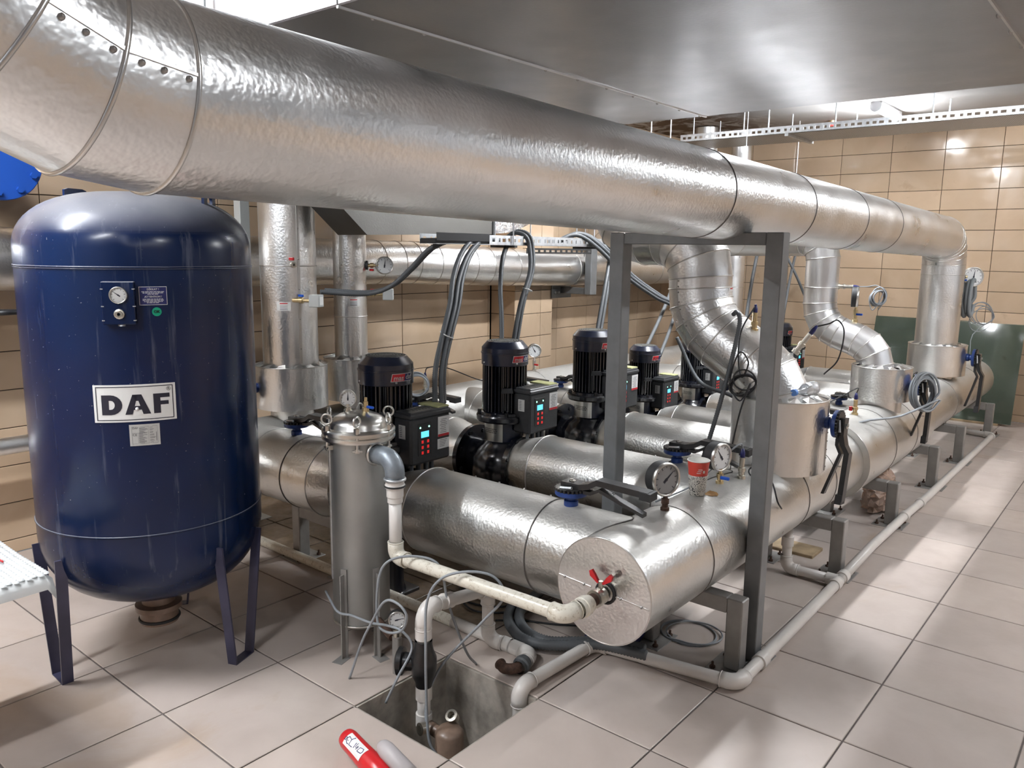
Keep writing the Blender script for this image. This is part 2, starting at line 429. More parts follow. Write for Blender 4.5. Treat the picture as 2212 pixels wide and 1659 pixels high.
def smooth_path(pts, seg=6):
    "Catmull-Rom through the points"
    P = [V(p) for p in pts]; P = [P[0] * 2 - P[1]] + P + [P[-1] * 2 - P[-2]]; out = []
    for i in range(1, len(P) - 2):
        for k in range(seg):
            t = k / seg; a, b, c, d = P[i - 1], P[i], P[i + 1], P[i + 2]
            out.append(0.5 * ((2 * b) + (c - a) * t + (2 * a - 5 * b + 4 * c - d) * t * t + (3 * b - a - 3 * c + d) * t ** 3))
    out.append(P[-2]); return out
def resample(pts, step):
    out = [pts[0]]; acc = 0.0
    for a, b in zip(pts, pts[1:]):
        d = (b - a).length
        while acc + d >= step:
            t = (step - acc) / d; a = a + (b - a) * t; out.append(a); d = (b - a).length; acc = 0.0
        acc += d
    return out
def text(body, size, mat, parent, o, u, v, name='lettering', offset=0.0, align='CENTER', ext=0.0004, shear=0.0, sx=1.0, fn=None):
    cu = bpy.data.curves.new('t', 'FONT'); cu.body = body; cu.size = size; cu.align_x = align; cu.align_y = 'CENTER'
    cu.offset = offset; cu.extrude = ext; cu.resolution_u = 3; cu.shear = shear
    to = bpy.data.objects.new('t', cu); me = bpy.data.meshes.new_from_object(to)
    vs = [V(x.co) for x in me.vertices]; fs = [tuple(p.vertices) for p in me.polygons]
    bpy.data.objects.remove(to); bpy.data.curves.remove(cu); bpy.data.meshes.remove(me)
    b = MB()
    if fn:
        bm = bmesh.new(); bv = [bm.verts.new((p.x * sx, p.y, p.z)) for p in vs]
        for f in fs:
            try: bm.faces.new([bv[i] for i in f])
            except ValueError: pass
        xs = [p.x * sx for p in vs]; x = min(xs)
        while x < max(xs):
            x += 0.012
            bmesh.ops.bisect_plane(bm, geom=bm.verts[:] + bm.edges[:] + bm.faces[:], plane_co=(x, 0, 0), plane_no=(1, 0, 0))
        bm.verts.index_update()
        b._add([fn(q.co.x, q.co.y, q.co.z) for q in bm.verts], [tuple(q.index for q in f.verts) for f in bm.faces]); bm.free()
    else:
        o = V(o); u = V(u).normalized(); v = V(v).normalized(); nn = u.cross(v)
        b._add([o + u * p.x * sx + v * p.y + nn * (p.z + ext) for p in vs], fs)
    return b.build(name, mat, parent)

# ------------------------------------------------------------------ room shell
XL, XR, YN, YF, ZC = -3.75, 2.4, -4.0, 6.27, 2.8
T = 0.45
PX0, PX1, PY0, PY1 = -1.35, -0.90, -0.90, -0.45       # sump pit, one tile
def px(p):
    d = V(p) - CAM; z = d.dot(CF)
    if z < 0.1: return None
    return (1106 + FPX * d.dot(CR) / z, 829.5 - FPX * d.dot(CU) / z, z)
fl = MB()
for (a, b, c, d) in ((XL, PX0, YN, YF), (PX1, XR, YN, YF), (PX0, PX1, YN, PY0), (PX0, PX1, PY1, YF)): fl.box(a, b, c, d, -0.05, -0.003)
floor = struct(fl.build('floor', 'grout_floor'))
for nm, q in (('sump_wall', (PX0 - 0.04, PX0 + 0.006, PY0, PY1)), ('sump_wall', (PX1 - 0.006, PX1 + 0.04, PY0, PY1)), ('sump_wall', (PX0, PX1, PY0 - 0.04, PY0 + 0.006)), ('sump_wall', (PX0, PX1, PY1 - 0.006, PY1 + 0.04))):
    MB().box(*q, -0.36, -0.0025).build(nm, 'pit_concrete', floor)
MB().box(PX0 - 0.04, PX1 + 0.04, PY0 - 0.04, PY1 + 0.04, -0.40, -0.36).build('sump_bottom', 'pit_concrete', floor)
def tile_mb(x0, x1, y0, y1, b=0.0025, mb=None):
    m = mb or MB()
    A = [(x0, y0, -0.004), (x1, y0, -0.004), (x1, y1, -0.004), (x0, y1, -0.004)]
    B = [(x0, y0, -b * 0.7), (x1, y0, -b * 0.7), (x1, y1, -b * 0.7), (x0, y1, -b * 0.7)]
    C = [(x0 + b, y0 + b, 0), (x1 - b, y0 + b, 0), (x1 - b, y1 - b, 0), (x0 + b, y1 - b, 0)]
    m._add(A + B + C, [(0, 1, 5, 4), (1, 2, 6, 5), (2, 3, 7, 6), (3, 0, 4, 7), (4, 5, 9, 8), (5, 6, 10, 9), (6, 7, 11, 10), (7, 4, 8, 11), (8, 9, 10, 11)])
    return m
cells = []
for i in range(-9, 6):
    for j in range(-9, 14):
        x0, x1, y0, y1 = i * T, (i + 1) * T, j * T, (j + 1) * T
        if (i, j) == (-3, -2): continue
        cx0, cx1, cy0, cy1 = max(x0, XL), min(x1, XR), max(y0, YN), min(y1, YF)
        if cx1 - cx0 < 0.03 or cy1 - cy0 < 0.03: continue
        q = px(((x0 + x1) / 2, (y0 + y1) / 2, 0)); vis = 0
        if q and -350 < q[0] < 2560 and q[1] < 1950: vis = 1 / q[2] ** 2
        whole = abs(cx1 - cx0 - T) + abs(cy1 - cy0 - T) < 1e-6
        cells.append((vis, whole, cx0, cx1, cy0, cy1))
cells.sort(reverse=True)
g = 0.003
proto = None; rest = MB(); n = 0
for vis, whole, a, b, c, d in cells:
    if vis > 0 and n < 300:
        n += 1
        if whole:
            if proto is None:
                proto = tile_mb(g - T / 2, T / 2 - g, g - T / 2, T / 2 - g).build('floor_tile', 'floor_tile'); proto.parent = floor
                o = proto
            else:
                o = proto.copy(); col.objects.link(o)
            o.location = V(((a + b) / 2, (c + d) / 2, 0)) - ORG['floor']
        else: tile_mb(a + g, b - g, c + g, d - g).build('floor_tile', 'floor_tile', floor)
    else: tile_mb(a + g, b - g, c + g, d - g, mb=rest)
rs = rest.build('tile_field', 'floor_tile', floor); rs['kind'] = 'stuff'

# tiled walls: rows every .192 m, columns every .485 m
RZ0, RH, CW = 0.0705, 0.192, 0.485
def wall_tiles(parent, org, udir, ndir, u0, u1, uoff, z0, z1):
    "tiles on a vertical wall: position = org + udir*u + z, facing ndir"
    u_ = V(udir); nd = V(ndir); cand = []
    us = [u0]; k = math.ceil((u0 - uoff) / CW + 1e-6)
    while uoff + k * CW < u1 - 1e-6: us.append(uoff + k * CW); k += 1
    us.append(u1)
    zs = [z0]; k = math.ceil((z0 - RZ0) / RH + 1e-6)
    while RZ0 + k * RH < z1 - 1e-6: zs.append(RZ0 + k * RH); k += 1
    zs.append(z1)
    for a, b in zip(us, us[1:]):
        for c, d in zip(zs, zs[1:]):
            if b - a < 0.012 or d - c < 0.012: continue
            ctr = V(org) + u_ * (a + b) / 2 + V((0, 0, (c + d) / 2)); q = px(ctr); vis = 0
            if q and -150 < q[0] < 2360 and -120 < q[1] < 1780: vis = 1 / q[2] ** 2
            cand.append((vis, a, b, c, d))
    cand.sort(reverse=True); protos = {}; rest = MB(); cnt = 0; gg = 0.0021; bb = 0.002
    def geo(m, a, b, c, d, base):
        def P(u, z, h): return base + u_ * u + V((0, 0, z)) + nd * h
        A = [P(a + gg, c + gg, 0), P(b - gg, c + gg, 0), P(b - gg, d - gg, 0), P(a + gg, d - gg, 0)]
        B = [P(a + gg, c + gg, 0.004), P(b - gg, c + gg, 0.004), P(b - gg, d - gg, 0.004), P(a + gg, d - gg, 0.004)]
        Cc = [P(a + gg + bb, c + gg + bb, 0.006), P(b - gg - bb, c + gg + bb, 0.006), P(b - gg - bb, d - gg - bb, 0.006), P(a + gg + bb, d - gg - bb, 0.006)]
        m._add(A + B + Cc, [(0, 1, 5, 4), (1, 2, 6, 5), (2, 3, 7, 6), (3, 0, 4, 7), (4, 5, 9, 8), (5, 6, 10, 9), (6, 7, 11, 10), (7, 4, 8, 11), (8, 9, 10, 11)])
    for vis, a, b, c, d in cand:
        if vis > 0 and cnt < 300:
            cnt += 1; key = (round(b - a, 3), round(d - c, 3))
            ctr = V(org) + u_ * (a + b) / 2 + V((0, 0, (c + d) / 2))
            if key not in protos:
                m = MB(); geo(m, -(b - a) / 2, (b - a) / 2, -(d - c) / 2, (d - c) / 2, V((0, 0, 0)))
                me = m.build('wall_tile', 'wall_tile'); protos[key] = me.data
                # rebuild around zero origin
                loc0 = me.location.copy()
                for vv in me.data.vertices: vv.co += loc0
                o = me
            else:
                o = bpy.data.objects.new('wall_tile', protos[key]); col.objects.link(o)
            o.parent = parent; o.location = ctr - ORG[parent.name]
        else: geo(rest, a, b, c, d, V(org))
    if rest.v:
        r = rest.build('tile_field', 'wall_tile', parent); r['kind'] = 'stuff'
wl = struct(MB().box(XL - 0.15, XL - 0.006, YN, YF, 0, ZC).build('wall_left', 'grout_wall'))
PIL0, PIL1, PILX = 2.54, 3.05, -3.48       # tiled pilaster on the left wall
wall_tiles(wl, (XL - 0.006, 0, 0), (0, 1, 0), (1, 0, 0), YN, PIL0, 1.547, 0.0, ZC)
wall_tiles(wl, (XL - 0.006, 0, 0), (0, 1, 0), (1, 0, 0), PIL1, YF, 1.547, 0.0, ZC)
pil = struct(MB().box(XL - 0.004, PILX - 0.006, PIL0 + 0.006, PIL1 - 0.006, 0, ZC).build('wall_pilaster', 'grout_wall'))
wall_tiles(pil, (PILX - 0.006, 0, 0), (0, 1, 0), (1, 0, 0), PIL0 + 0.002, PIL1 - 0.002, PIL0 + 0.345, 0.0, ZC)
wall_tiles(pil, (0, PIL0 + 0.006, 0), (1, 0, 0), (0, -1, 0), XL, PILX, XL + 0.01, 0.0, ZC)
wall_tiles(pil, (0, PIL1 - 0.006, 0), (1, 0, 0), (0, 1, 0), XL, PILX, XL + 0.01, 0.0, ZC)
wf = struct(MB().box(XL, XR, YF + 0.006, YF + 0.15, 0, ZC).build('wall_far', 'grout_wall'))
wall_tiles(wf, (0, YF + 0.006, 0), (1, 0, 0), (0, -1, 0), XL, XR, -0.712, 0.0, ZC)
struct(MB().box(XR, XR + 0.15, YN, YF, 0.9, ZC).build('wall_right', 'wall_paint'))
struct(MB().box(XR - 0.012, XR + 0.15, YN, YF, 0, 0.9).build('trim_1', 'wall_tile'))
struct(MB().box(XL, XR, YN - 0.15, YN, 0.9, ZC).build('wall_near', 'wall_paint'))
struct(MB().box(XL, XR, YN - 0.15, YN + 0.012, 0, 0.9).build('trim_2', 'wall_tile'))
struct(MB().box(XL - 0.15, XR + 0.15, YN - 0.15, YF + 0.15, ZC, ZC + 0.15).build('ceiling', 'plaster'))

# ------------------------------------------------------------------ lamps
for (x, y, L, k, lab) in LAMPS:
    t = thing('ceiling_light', lab, 'light', (x, y, ZC - 0.085), 'ceiling battens')
    MB().box(x - 0.045, x + 0.045, y - L / 2, y + L / 2, ZC - 0.035, ZC - 0.001, 0.004).build('housing', 'lamp_body', t)
    d = MB(); d.lathe([(0.04, 0), (0.04, L - 0.04)], (x, y - L / 2 + 0.02, ZC - 0.036), (0, 1, 0), 16, a0=0, a1=2 * PI)
    d.build('diffuser', 'lamp_%d' % round(k * 100), t)
    for s in (-1, 1):
        MB().cyl((x, y + s * (L / 2 - 0.02), ZC - 0.036), (x, y + s * (L / 2 + 0.012), ZC - 0.036), 0.046, n=20).build('end_cap', 'lamp_body', t)

# ------------------------------------------------------------------ jacketed pipes
def nodes_of(pts, bends, gores, cuts=()):
    "centre-line nodes: straight runs (cut at the given distances from the start) and mitred elbows"
    P = [V(p) for p in pts]; out = [P[0]]; n = len(P)
    for i in range(1, n - 1):
        a = (P[i - 1] - P[i]).normalized(); b = (P[i + 1] - P[i]).normalized()
        ang = PI - a.angle(b); rho = bends[i - 1] if isinstance(bends, (list, tuple)) else bends
        gr = gores[i - 1] if isinstance(gores, (list, tuple)) else gores
        L = rho * math.tan(ang / 2); s = P[i] + a * L
        ctr = P[i] + (a + b).normalized() * (rho / math.cos(ang / 2)); ax = (s - ctr)
        k = (-a).cross(b).normalized()
        for q in range(gr + 1): out.append(ctr + Matrix.Rotation(ang * q / gr, 3, k) @ ax)
    out.append(P[-1])
    if cuts:
        res = [out[0]]; d = 0.0; cc = sorted(cuts)
        for a, b in zip(out, out[1:]):
            L = (b - a).length
            for c in cc:
                if d + 0.02 < c < d + L - 0.02: res.append(a + (b - a) * ((c - d) / L))
            d += L; res.append(b)
        out = res
    return out
def rings_of(N, R, n=48):
    "mitre-cut rings along the nodes"
    T = [(b - a).normalized() for a, b in zip(N, N[1:])]
    u, v, _ = frame_from(T[0]); rings = []
    offs = [u * math.cos(2 * PI * j / n) * R + v * math.sin(2 * PI * j / n) * R for j in range(n)]
    for i, p in enumerate(N):
        ti = T[max(i - 1, 0)]; to = T[min(i, len(T) - 1)]
        m = (ti + to).normalized()
        rings.append([p + o - ti * (o.dot(m) / ti.dot(m)) for o in offs])
        if (ti - to).length > 1e-6:
            rot = ti.rotation_difference(to).to_matrix(); offs = [rot @ o for o in offs]
    return rings
def jacket(root, N, R, mat='jacket', n=48, bands=None, bandr=0.0035, bmat='band', caps=(False, False), seam=None, seam_from=0, seam_to=None, rivet=0.09, R_of=None):
    "each mitre piece is its own part; a bead on each joint; an optional lengthwise lap seam with screws"
    rg = rings_of(N, R, n)
    if R_of: rg = [[N[i] + (p - N[i]) * (R_of[i] / R) for p in r] for i, r in enumerate(rg)]
    for i in range(len(N) - 1):
        m = MB()
        m._add(rg[i] + rg[i + 1], [(j, (j + 1) % n, n + (j + 1) % n, n + j) for j in range(n)], True)
        if i == 0 and caps[0]: m._add(rg[0], [tuple(range(n))[::-1]])
        if i == len(N) - 2 and caps[1]: m._add(rg[-1], [tuple(range(n))])
        sec = m.build('jacket_section', mat, root)
        if seam is not None and i >= seam_from and (seam_to is None or i < seam_to):
            j = seam % n
            a, b = rg[i][j], rg[i + 1][j]; nrm = (a - N[i]).normalized(); tdir = (b - a).normalized(); sd = nrm.cross(tdir)
            s = MB(); s.prism([a + nrm * 0.0004 - sd * 0.006, a + nrm * 0.0004 + sd * 0.006, a + nrm * 0.003 + sd * 0.004, a + nrm * 0.003 - sd * 0.004], b - a)
            s.build('lap_seam', 'band', sec)
            L = (b - a).length; k = 0.03
            while k < L - 0.01:
                c = a + tdir * k - sd * 0.012; c += (nrm * 0.0)
                MB().lathe([(0.0001, 0.006), (0.0035, 0.0055), (0.005, 0.003), (0.0055, -0.002)], c, nrm, 8).build('screw', 'screw', sec)
                k += rivet
    for i in (range(1, len(N) - 1) if bands is None else bands):
        m = MB(); m.tube([N[i] + (p - N[i]) * 1.004 for p in rg[i]], bandr, 6, closed=True)
        m.build('joint_bead', bmat, root)
    return rg

# --- big supply pipe under the ceiling, elbow up at the near end, elbow down on to the manifold at the far end
TPR = 0.150
tp = thing('supply_pipe', 'thick silver jacketed pipe running overhead from top left to the far elbow', 'pipe', (-0.70, 1.3, 1.58))
tp_pts = [(-0.61, -2.28, 2.79), (-0.61, -2.28, 1.797), (-0.715, 4.30, 1.690), (-0.715, 4.30, 0.64)]
N = nodes_of(tp_pts, [0.42, 0.20], [6, 5], cuts=(3.15, 3.96, 4.73, 5.41, 7.34, 7.59))
jacket(tp, N, TPR, 'jacket', n=64, bands=list(range(1, 8)), bandr=0.004)
rg = rings_of(N, TPR, 64)
for i in range(8, len(N) - 1):
    MB().tube([N[i] + (p - N[i]) * 1.002 for p in rg[i]], 0.0022, 6, closed=True).build('joint_bead', 'band_dark' if i < 12 else 'band', tp)
# lap seam with screws along the near elbow of the supply pipe
rg = rings_of(N, TPR, 64)
def near_idx(i):
    best = max(range(64), key=lambda j: (rg[i][j] - N[i]).normalized().dot(V((0.88, -0.20, 0.44))))
    return best
for i in range(1, 7):
    j = near_idx(3)
    a, b = rg[i][j], rg[i + 1][j]; nrm = (a - N[i]).normalized(); td = (b - a).normalized(); sd = nrm.cross(td)
    MB().prism([a - nrm * 0.001 - sd * 0.003, a - nrm * 0.001 + sd * 0.003, a + nrm * 0.002 + sd * 0.0025, a + nrm * 0.002 - sd * 0.0025], (b - a)).build('lap_seam', 'band', tp)
    L = (b - a).length
    for k in (0.2, 0.5, 0.85):
        MB().lathe([(0.0001, 0.006), (0.003, 0.0055), (0.0045, 0.003), (0.005, -0.002)], a + (b - a) * k - sd * 0.010, nrm, 8).build('screw', 'screw', tp)

def collar(root, x, y, z0, z1, R, rin, mat='jacket', flaps=14, name='collar'):
    "insulation sleeve round a valve: open-topped cylinder closed by bent tabs, seam with rivets on the right"
    m = MB(); m.lathe([(R - 0.02, z0), (R, z0 + 0.002), (R, z1), (R - 0.002, z1 + 0.001), (R - 0.004, z1)], (x, y, 0), n=48, sharp=True)
    c = m.build(name, mat, root)
    MB().torus((x, y, z1), (0, 0, 1), R, 0.003, 48, 6).build('rim_bead', 'band', c)
    MB().lathe([(rin - 0.004, z1 - 0.012), (R - 0.003, z1 - 0.014)], (x, y, 0), n=48).build('top_plate', mat, c)
    MB().lathe([(rin * 0.8, z0 + 0.004), (R - 0.004, z0 + 0.004)], (x, y, 0), n=48).build('bottom_plate', mat, c)
    for k in range(flaps):
        a = 2 * PI * k / flaps + random.uniform(-0.05, 0.05); da = 0.62 * PI / flaps; h = random.uniform(0.008, 0.022)
        def P(r, an, z): return V((x + r * math.cos(an), y + r * math.sin(an), z))
        q = MB(); q.prism([P(R - 0.003, a - da, z1), P(R - 0.003, a + da, z1), P(rin + 0.012, a + da * 0.75, z1 + h), P(rin + 0.012, a - da * 0.75, z1 + h * 0.6)], (0, 0, 0.0012))
        q.build('tab', 'band', c)
    return c
def rivet_line(root, x, y, R, ang, z0, z1, n):
    nrm = V((math.cos(ang), math.sin(ang), 0))
    s = MB(); p = V((x, y, 0)) + nrm * R; sd = V((-nrm.y, nrm.x, 0))
    s.prism([p - sd * 0.007 + V((0, 0, z0)), p + sd * 0.007 + V((0, 0, z0)), p + sd * 0.006 + nrm * 0.003 + V((0, 0, z0)), p - sd * 0.006 + nrm * 0.003 + V((0, 0, z0))], (0, 0, z1 - z0)).build('lap_seam', 'band', root)
    for k in range(n):
        MB().lathe([(0.0001, 0.006), (0.003, 0.0055), (0.004, 0.002), (0.0045, -0.002)], p + V((0, 0, z0 + (z1 - z0) * (k + 0.5) / n)), nrm, 8).build('screw', 'screw', root)

# far sleeve belongs to the supply pipe
collar(tp, -0.70, 4.30, 0.655, 0.885, 0.205, TPR)
# --- manifold header on stands
HX, HZ, HR = -0.663, 0.465, 0.178
hd = thing('manifold_header', 'long silver manifold pipe on grey stands with a flat round end disc', 'pipe', (HX, 2.6, 0.285))
def hseg(y0, y1, R, cap0=False, cap1=False):
    m = MB(); m.cyl((HX, y0, HZ), (HX, y1, HZ), R, n=64, caps=(cap0, cap1)); return m.build('jacket_section', 'jacket_dusty', hd)
HY0, HY1 = -0.42, 5.62
secs = [(-0.42, 0.02, HR), (0.02, 0.98, HR), (0.98, 1.35, HR), (1.35, 1.78, HR), (1.78, 2.3, HR + 0.03), (2.3, 2.78, HR + 0.03), (2.78, 3.25, HR + 0.03), (3.25, 4.1, HR), (4.1, 5.0, HR), (5.0, HY1, HR)]
for i, (a, b, r) in enumerate(secs): hseg(a, b, r, r > HR and a == 1.78, (r > HR and b == 3.25) or b == HY1)
for y, r, mt in ((0.02, HR, 'band_dark'), (0.98, HR, 'band_dark'), (1.35, HR, 'band_dark'), (2.3, HR + 0.03, 'band_dark'), (2.78, HR + 0.03, 'band_dark'), (3.25, HR + 0.028, 'band'), (4.1, HR, 'band_dark'), (5.0, HR, 'band_dark'), (1.78, HR + 0.03, 'band')):
    MB().torus((HX, y, HZ), (0, 1, 0), r + 0.0005, 0.0022, 64, 6).build('joint_bead', mt, hd)
# end disc: two half discs with a bolted lap across
ed = MB(); ed.lathe([(0.0001, -0.006), (HR + 0.003, -0.006), (HR + 0.003, 0.006)], (HX, HY0, HZ), (0, 1, 0), 64, sharp=True)
disc = ed.build('end_disc', 'jacket', hd)
MB().torus((HX, HY0 - 0.004, HZ), (0, 1, 0), HR + 0.001, 0.003, 64, 6).build('rim_bead', 'band', disc)
for k in (0, 1):
    sx = MB(); a = V((HX - HR + 0.004, HY0 - 0.0065, HZ + 0.012)); b = V((HX - 0.045, HY0 - 0.0065, HZ + 0.003))
    if k: a = V((HX + 0.045, HY0 - 0.0065, HZ - 0.003)); b = V((HX + HR - 0.004, HY0 - 0.0065, HZ - 0.012))
    sx.prism([a - V((0, 0, 0.003)), a + V((0, 0, 0.003)), a + V((0, -0.003, 0.002)), a + V((0, -0.003, -0.002))], b - a).build('lap_seam', 'band', disc)
    for q in (0.2, 0.8):
        MB().lathe([(0.0001, 0.006), (0.003, 0.0055), (0.0042, 0.003), (0.0045, -0.002)], a + (b - a) * q - V((0, 0.001, 0)), (0, -1, 0), 8).build('screw', 'screw', disc)

# --- branches from the manifold to the pumps (right side) and from the rear header (left side)
PXX = -1.96
BR = [(-0.20, 0.178, 0.462), (0.61, 0.178, 0.462), (1.42, 0.178, 0.462), (2.03, 0.150, 0.450), (2.75, 0.150, 0.450), (3.62, 0.150, 0.450), (4.36, 0.150, 0.450)]
ordn = ['nearest', 'second', 'third', 'fourth', 'fifth', 'sixth', 'farthest']
def trimmed(y, z, r, x0, sgn, X, ZH, RH, n):
    "straight piece whose far end is cut to the curve of the header it meets"
    A = []; B = []
    for i in range(n):
        a = 2 * PI * i / n; yy = y + r * math.cos(a); zz = z + r * math.sin(a); d = max(RH * RH - (zz - ZH) ** 2, 0.0)
        A.append((x0, yy, zz)); B.append((X + sgn * (math.sqrt(d) - 0.004), yy, zz))
    m = MB(); m._add(A + B, [(i, (i + 1) % n, n + (i + 1) % n, n + i) for i in range(n)], True); return m
def saddle(root, y, z, r, sgn, X, ZH, RH):
    P = []
    for i in range(40):
        a = 2 * PI * i / 40; zz = z + r * math.sin(a) * 0.999; d = RH * RH - (zz - ZH) ** 2
        if d > 0: P.append((a, V((X + sgn * math.sqrt(d), y + r * math.cos(a), zz))))
    MB().tube([p + (p - V((X, p.y, ZH))).normalized() * 0.002 for _, p in P], 0.0028, 6, closed=True).build('saddle_bead', 'band_dark', root)
for i, (y, r, z) in enumerate(BR):
    rd = 0.75
    t = thing('branch_pipe', f'silver branch pipe on the front manifold, {ordn[i]} one from the round end disc', 'pipe', (-1.2, y, z - r), 'branches of the front manifold')
    XE = -1.84 if r > 0.16 else -1.80; XR0 = XE + (0.165 if r > 0.16 else 0.12)
    MB().cyl((XE, y, z), (XR0, y, z), r * rd, r, n=56, caps=(True, False)).build('reducer_cone', 'jacket_dusty', t)
    MB().cyl((XR0, y, z), (-0.98, y, z), r, n=56, caps=(False, False)).build('jacket_section', 'jacket_dusty', t)
    trimmed(y, z, r, -0.98, -1, HX, HZ, HR, 56).build('jacket_section', 'jacket_dusty', t)
    MB().torus((XR0, y, z), (1, 0, 0), r + 0.001, 0.004, 56, 6).build('joint_bead', 'band', t)
    MB().torus((XE, y, z), (1, 0, 0), r * rd, 0.003, 56, 6).build('joint_bead', 'band', t)
    MB().torus((-1.03 if i == 0 else -0.98, y, z), (1, 0, 0), r + 0.001, 0.0028, 56, 6).build('joint_bead', 'band_dark', t)
    saddle(t, y, z, r, -1, HX, HZ, HR if r > 0.179 or i != 5 else HR)
    # lap seam screws along the top
    for k in range(6):
        xx = XR0 + 0.05 + k * 0.13
        MB().lathe([(0.0001, 0.006), (0.003, 0.0055), (0.0042, 0.002), (0.0045, -0.003)], (xx, y + r * 0.42, z + r * 0.905), (0, 0.42, 0.905), 8).build('screw', 'screw', t)
# rear header along the left wall
RX, RZ, RR = -3.02, 0.47, 0.185
rh = thing('rear_header', 'dusty silver jacketed header behind the pumps along the tiled left wall', 'pipe', (RX, 2.4, RZ - RR))
for a, b in ((-0.55, 0.9), (0.9, 2.2), (2.2, 3.6), (3.6, 5.1)):
    MB().cyl((RX, a, RZ), (RX, b, RZ), RR, n=48, caps=(a == -0.55, b == 5.1)).build('jacket_section', 'jacket_dusty', rh)
for y in (0.9, 2.2, 3.6): MB().torus((RX, y, RZ), (0, 1, 0), RR + 0.001, 0.003, 48, 6).build('joint_bead', 'band', rh)
for i, (y, r, z) in enumerate(BR):
    t = thing('rear_branch_pipe', f'silver branch pipe on the rear header, {ordn[i]} one from the blue tank', 'pipe', (-2.6, y, z - r), 'branches of the rear header')
    XE = -2.17; XR0 = -2.33
    MB().cyl((XE, y, z), (XR0, y, z), r * 0.8, r * 0.99, n=48, caps=(True, False)).build('reducer_cone', 'jacket_dusty', t)
    trimmed(y, z, r * 0.99, -2.80, 1, RX, RZ, RR, 48).build('jacket_section', 'jacket_dusty', t)
    for a, b in ((XR0, -2.53), (-2.53, -2.80)):
        MB().cyl((a, y, z), (b, y, z), r * 0.99, n=48, caps=(False, False)).build('jacket_section', 'jacket_dusty', t)
    for x in (XR0, -2.53, -2.80): MB().torus((x, y, z), (1, 0, 0), r * 0.99 + 0.001, 0.003, 48, 6).build('joint_bead', 'band' if x != -2.53 else 'band_dark', t)

# --- S-shaped drop pipes from overhead on to the manifold
s1 = thing('drop_pipe', 'wide silver segmented S-bend pipe dropping behind the grey frame on to the manifold', 'pipe', (-0.66, 0.98, 0.6), 'segmented drop pipes')
N = nodes_of([(-1.56, 1.02, 1.97), (-1.56, 1.02, 1.64), (-1.07, 0.98, 1.64), (-1.07, 0.98, 1.235), (-0.66, 0.98, 0.985), (-0.66, 0.98, 0.62)], [0.19, 0.20, 0.28, 0.26], [4, 4, 4, 3])
rg1 = jacket(s1, N, 0.146, 'jacket', n=56, caps=(True, False))
# seam strip with screws down the camera side of the bend
for i in range(10, len(N) - 4):
    j = max(range(56), key=lambda q: (rg1[10][q] - N[10]).normalized().dot(V((-0.30, -0.95, 0.0))))
    a, b = rg1[i][j], rg1[i + 1][j]; nrm = (a - N[i]).normalized(); td = (b - a).normalized(); sd = nrm.cross(td)
    MB().prism([a - sd * 0.003, a + sd * 0.003, a + nrm * 0.0025 + sd * 0.002, a + nrm * 0.0025 - sd * 0.002], b - a).build('lap_seam', 'band', s1)
    for k in (0.2, 0.75):
        MB().lathe([(0.0001, 0.005), (0.0025, 0.0045), (0.0035, 0.002), (0.004, -0.003)], a + (b - a) * k + sd * 0.009, nrm, 8).build('screw', 'screw', s1)
c1 = collar(s1, -0.65, 0.98, 0.605, 0.93, 0.208, 0.146)
rivet_line(c1, -0.65, 0.98, 0.208, math.radians(8), 0.615, 0.92, 8)
MB().cyl((-0.65, 0.98, 0.47), (-0.65, 0.98, 0.612), 0.128, n=40, caps=(False, False)).build('stub', 'jacket', s1)
s2 = thing('drop_pipe', 'narrower silver segmented S-bend pipe behind the frame post, beside the coiled grey cable', 'pipe', (-0.66, 2.6, 0.6), 'segmented drop pipes')
N = nodes_of([(-1.35, 2.6, 1.66), (-1.05, 2.6, 1.66), (-1.05, 2.6, 1.115), (-0.70, 2.6, 1.005), (-0.655, 2.6, 0.60)], [0.13, 0.19, 0.17], [3, 4, 3], cuts=(0.55,))
jacket(s2, N, 0.100, 'jacket_smooth', n=48)
c2 = collar(s2, -0.65, 2.6, 0.695, 0.895, 0.170, 0.10)
MB().cyl((-0.65, 2.6, 0.47), (-0.65, 2.6, 0.70), 0.125, n=40, caps=(False, False)).build('stub', 'jacket_smooth', s2)
MB().cyl((-0.70, 4.30, 0.50), (-0.70, 4.30, 0.66), 0.120, n=40, caps=(False, False)).build('stub', 'jacket_smooth', tp)
# pipe behind the supply pipe that feeds the narrow drop
s3 = thing('transfer_pipe', 'silver horizontal pipe half hidden behind the overhead supply pipe, above the far pumps', 'pipe', (-1.42, 2.4, 1.5))
N = nodes_of([(-1.42, 1.14, 1.645), (-1.42, 3.62, 1.645), (-3.34, 3.62, 1.645), (-3.34, 3.62, 2.79)], [0.16, 0.16], [3, 3], cuts=(0.9, 1.7))
jacket(s3, N, 0.105, 'jacket_smooth', n=40)
# --- risers from the rear header
def riser(x, y, R, z0, label, cz0, cz1, cR, rings):
    t = thing('riser_pipe', label, 'pipe', (x, y, z0), 'risers of the rear header')
    N = [V((x, y, z0)), *[V((x, y, z)) for z in rings], V((x, y, 2.79))]
    jacket(t, N, R, 'jacket', n=48, bandr=0.003)
    c = collar(t, x, y, cz0, cz1, cR, R)
    MB().cyl((x, y, 0.52), (x, y, cz0 + 0.01), R * 0.8, n=32, caps=(False, False)).build('stub', 'jacket_dusty', t)
    return t, c
r1, rc1 = riser(-3.0, 0.04, 0.146, 0.90, 'wide vertical silver riser pipe with flared sleeve, just right of the blue tank', 0.70, 0.93, 0.192, (1.46,))
rivet_line(r1, -3.0, 0.04, 0.146, math.radians(-14), 0.95, 2.2, 8)
r2, rc2 = riser(-3.0, 0.455, 0.094, 0.88, 'slim vertical silver riser pipe carrying a round gauge', 0.69, 0.93, 0.16, (1.17,))
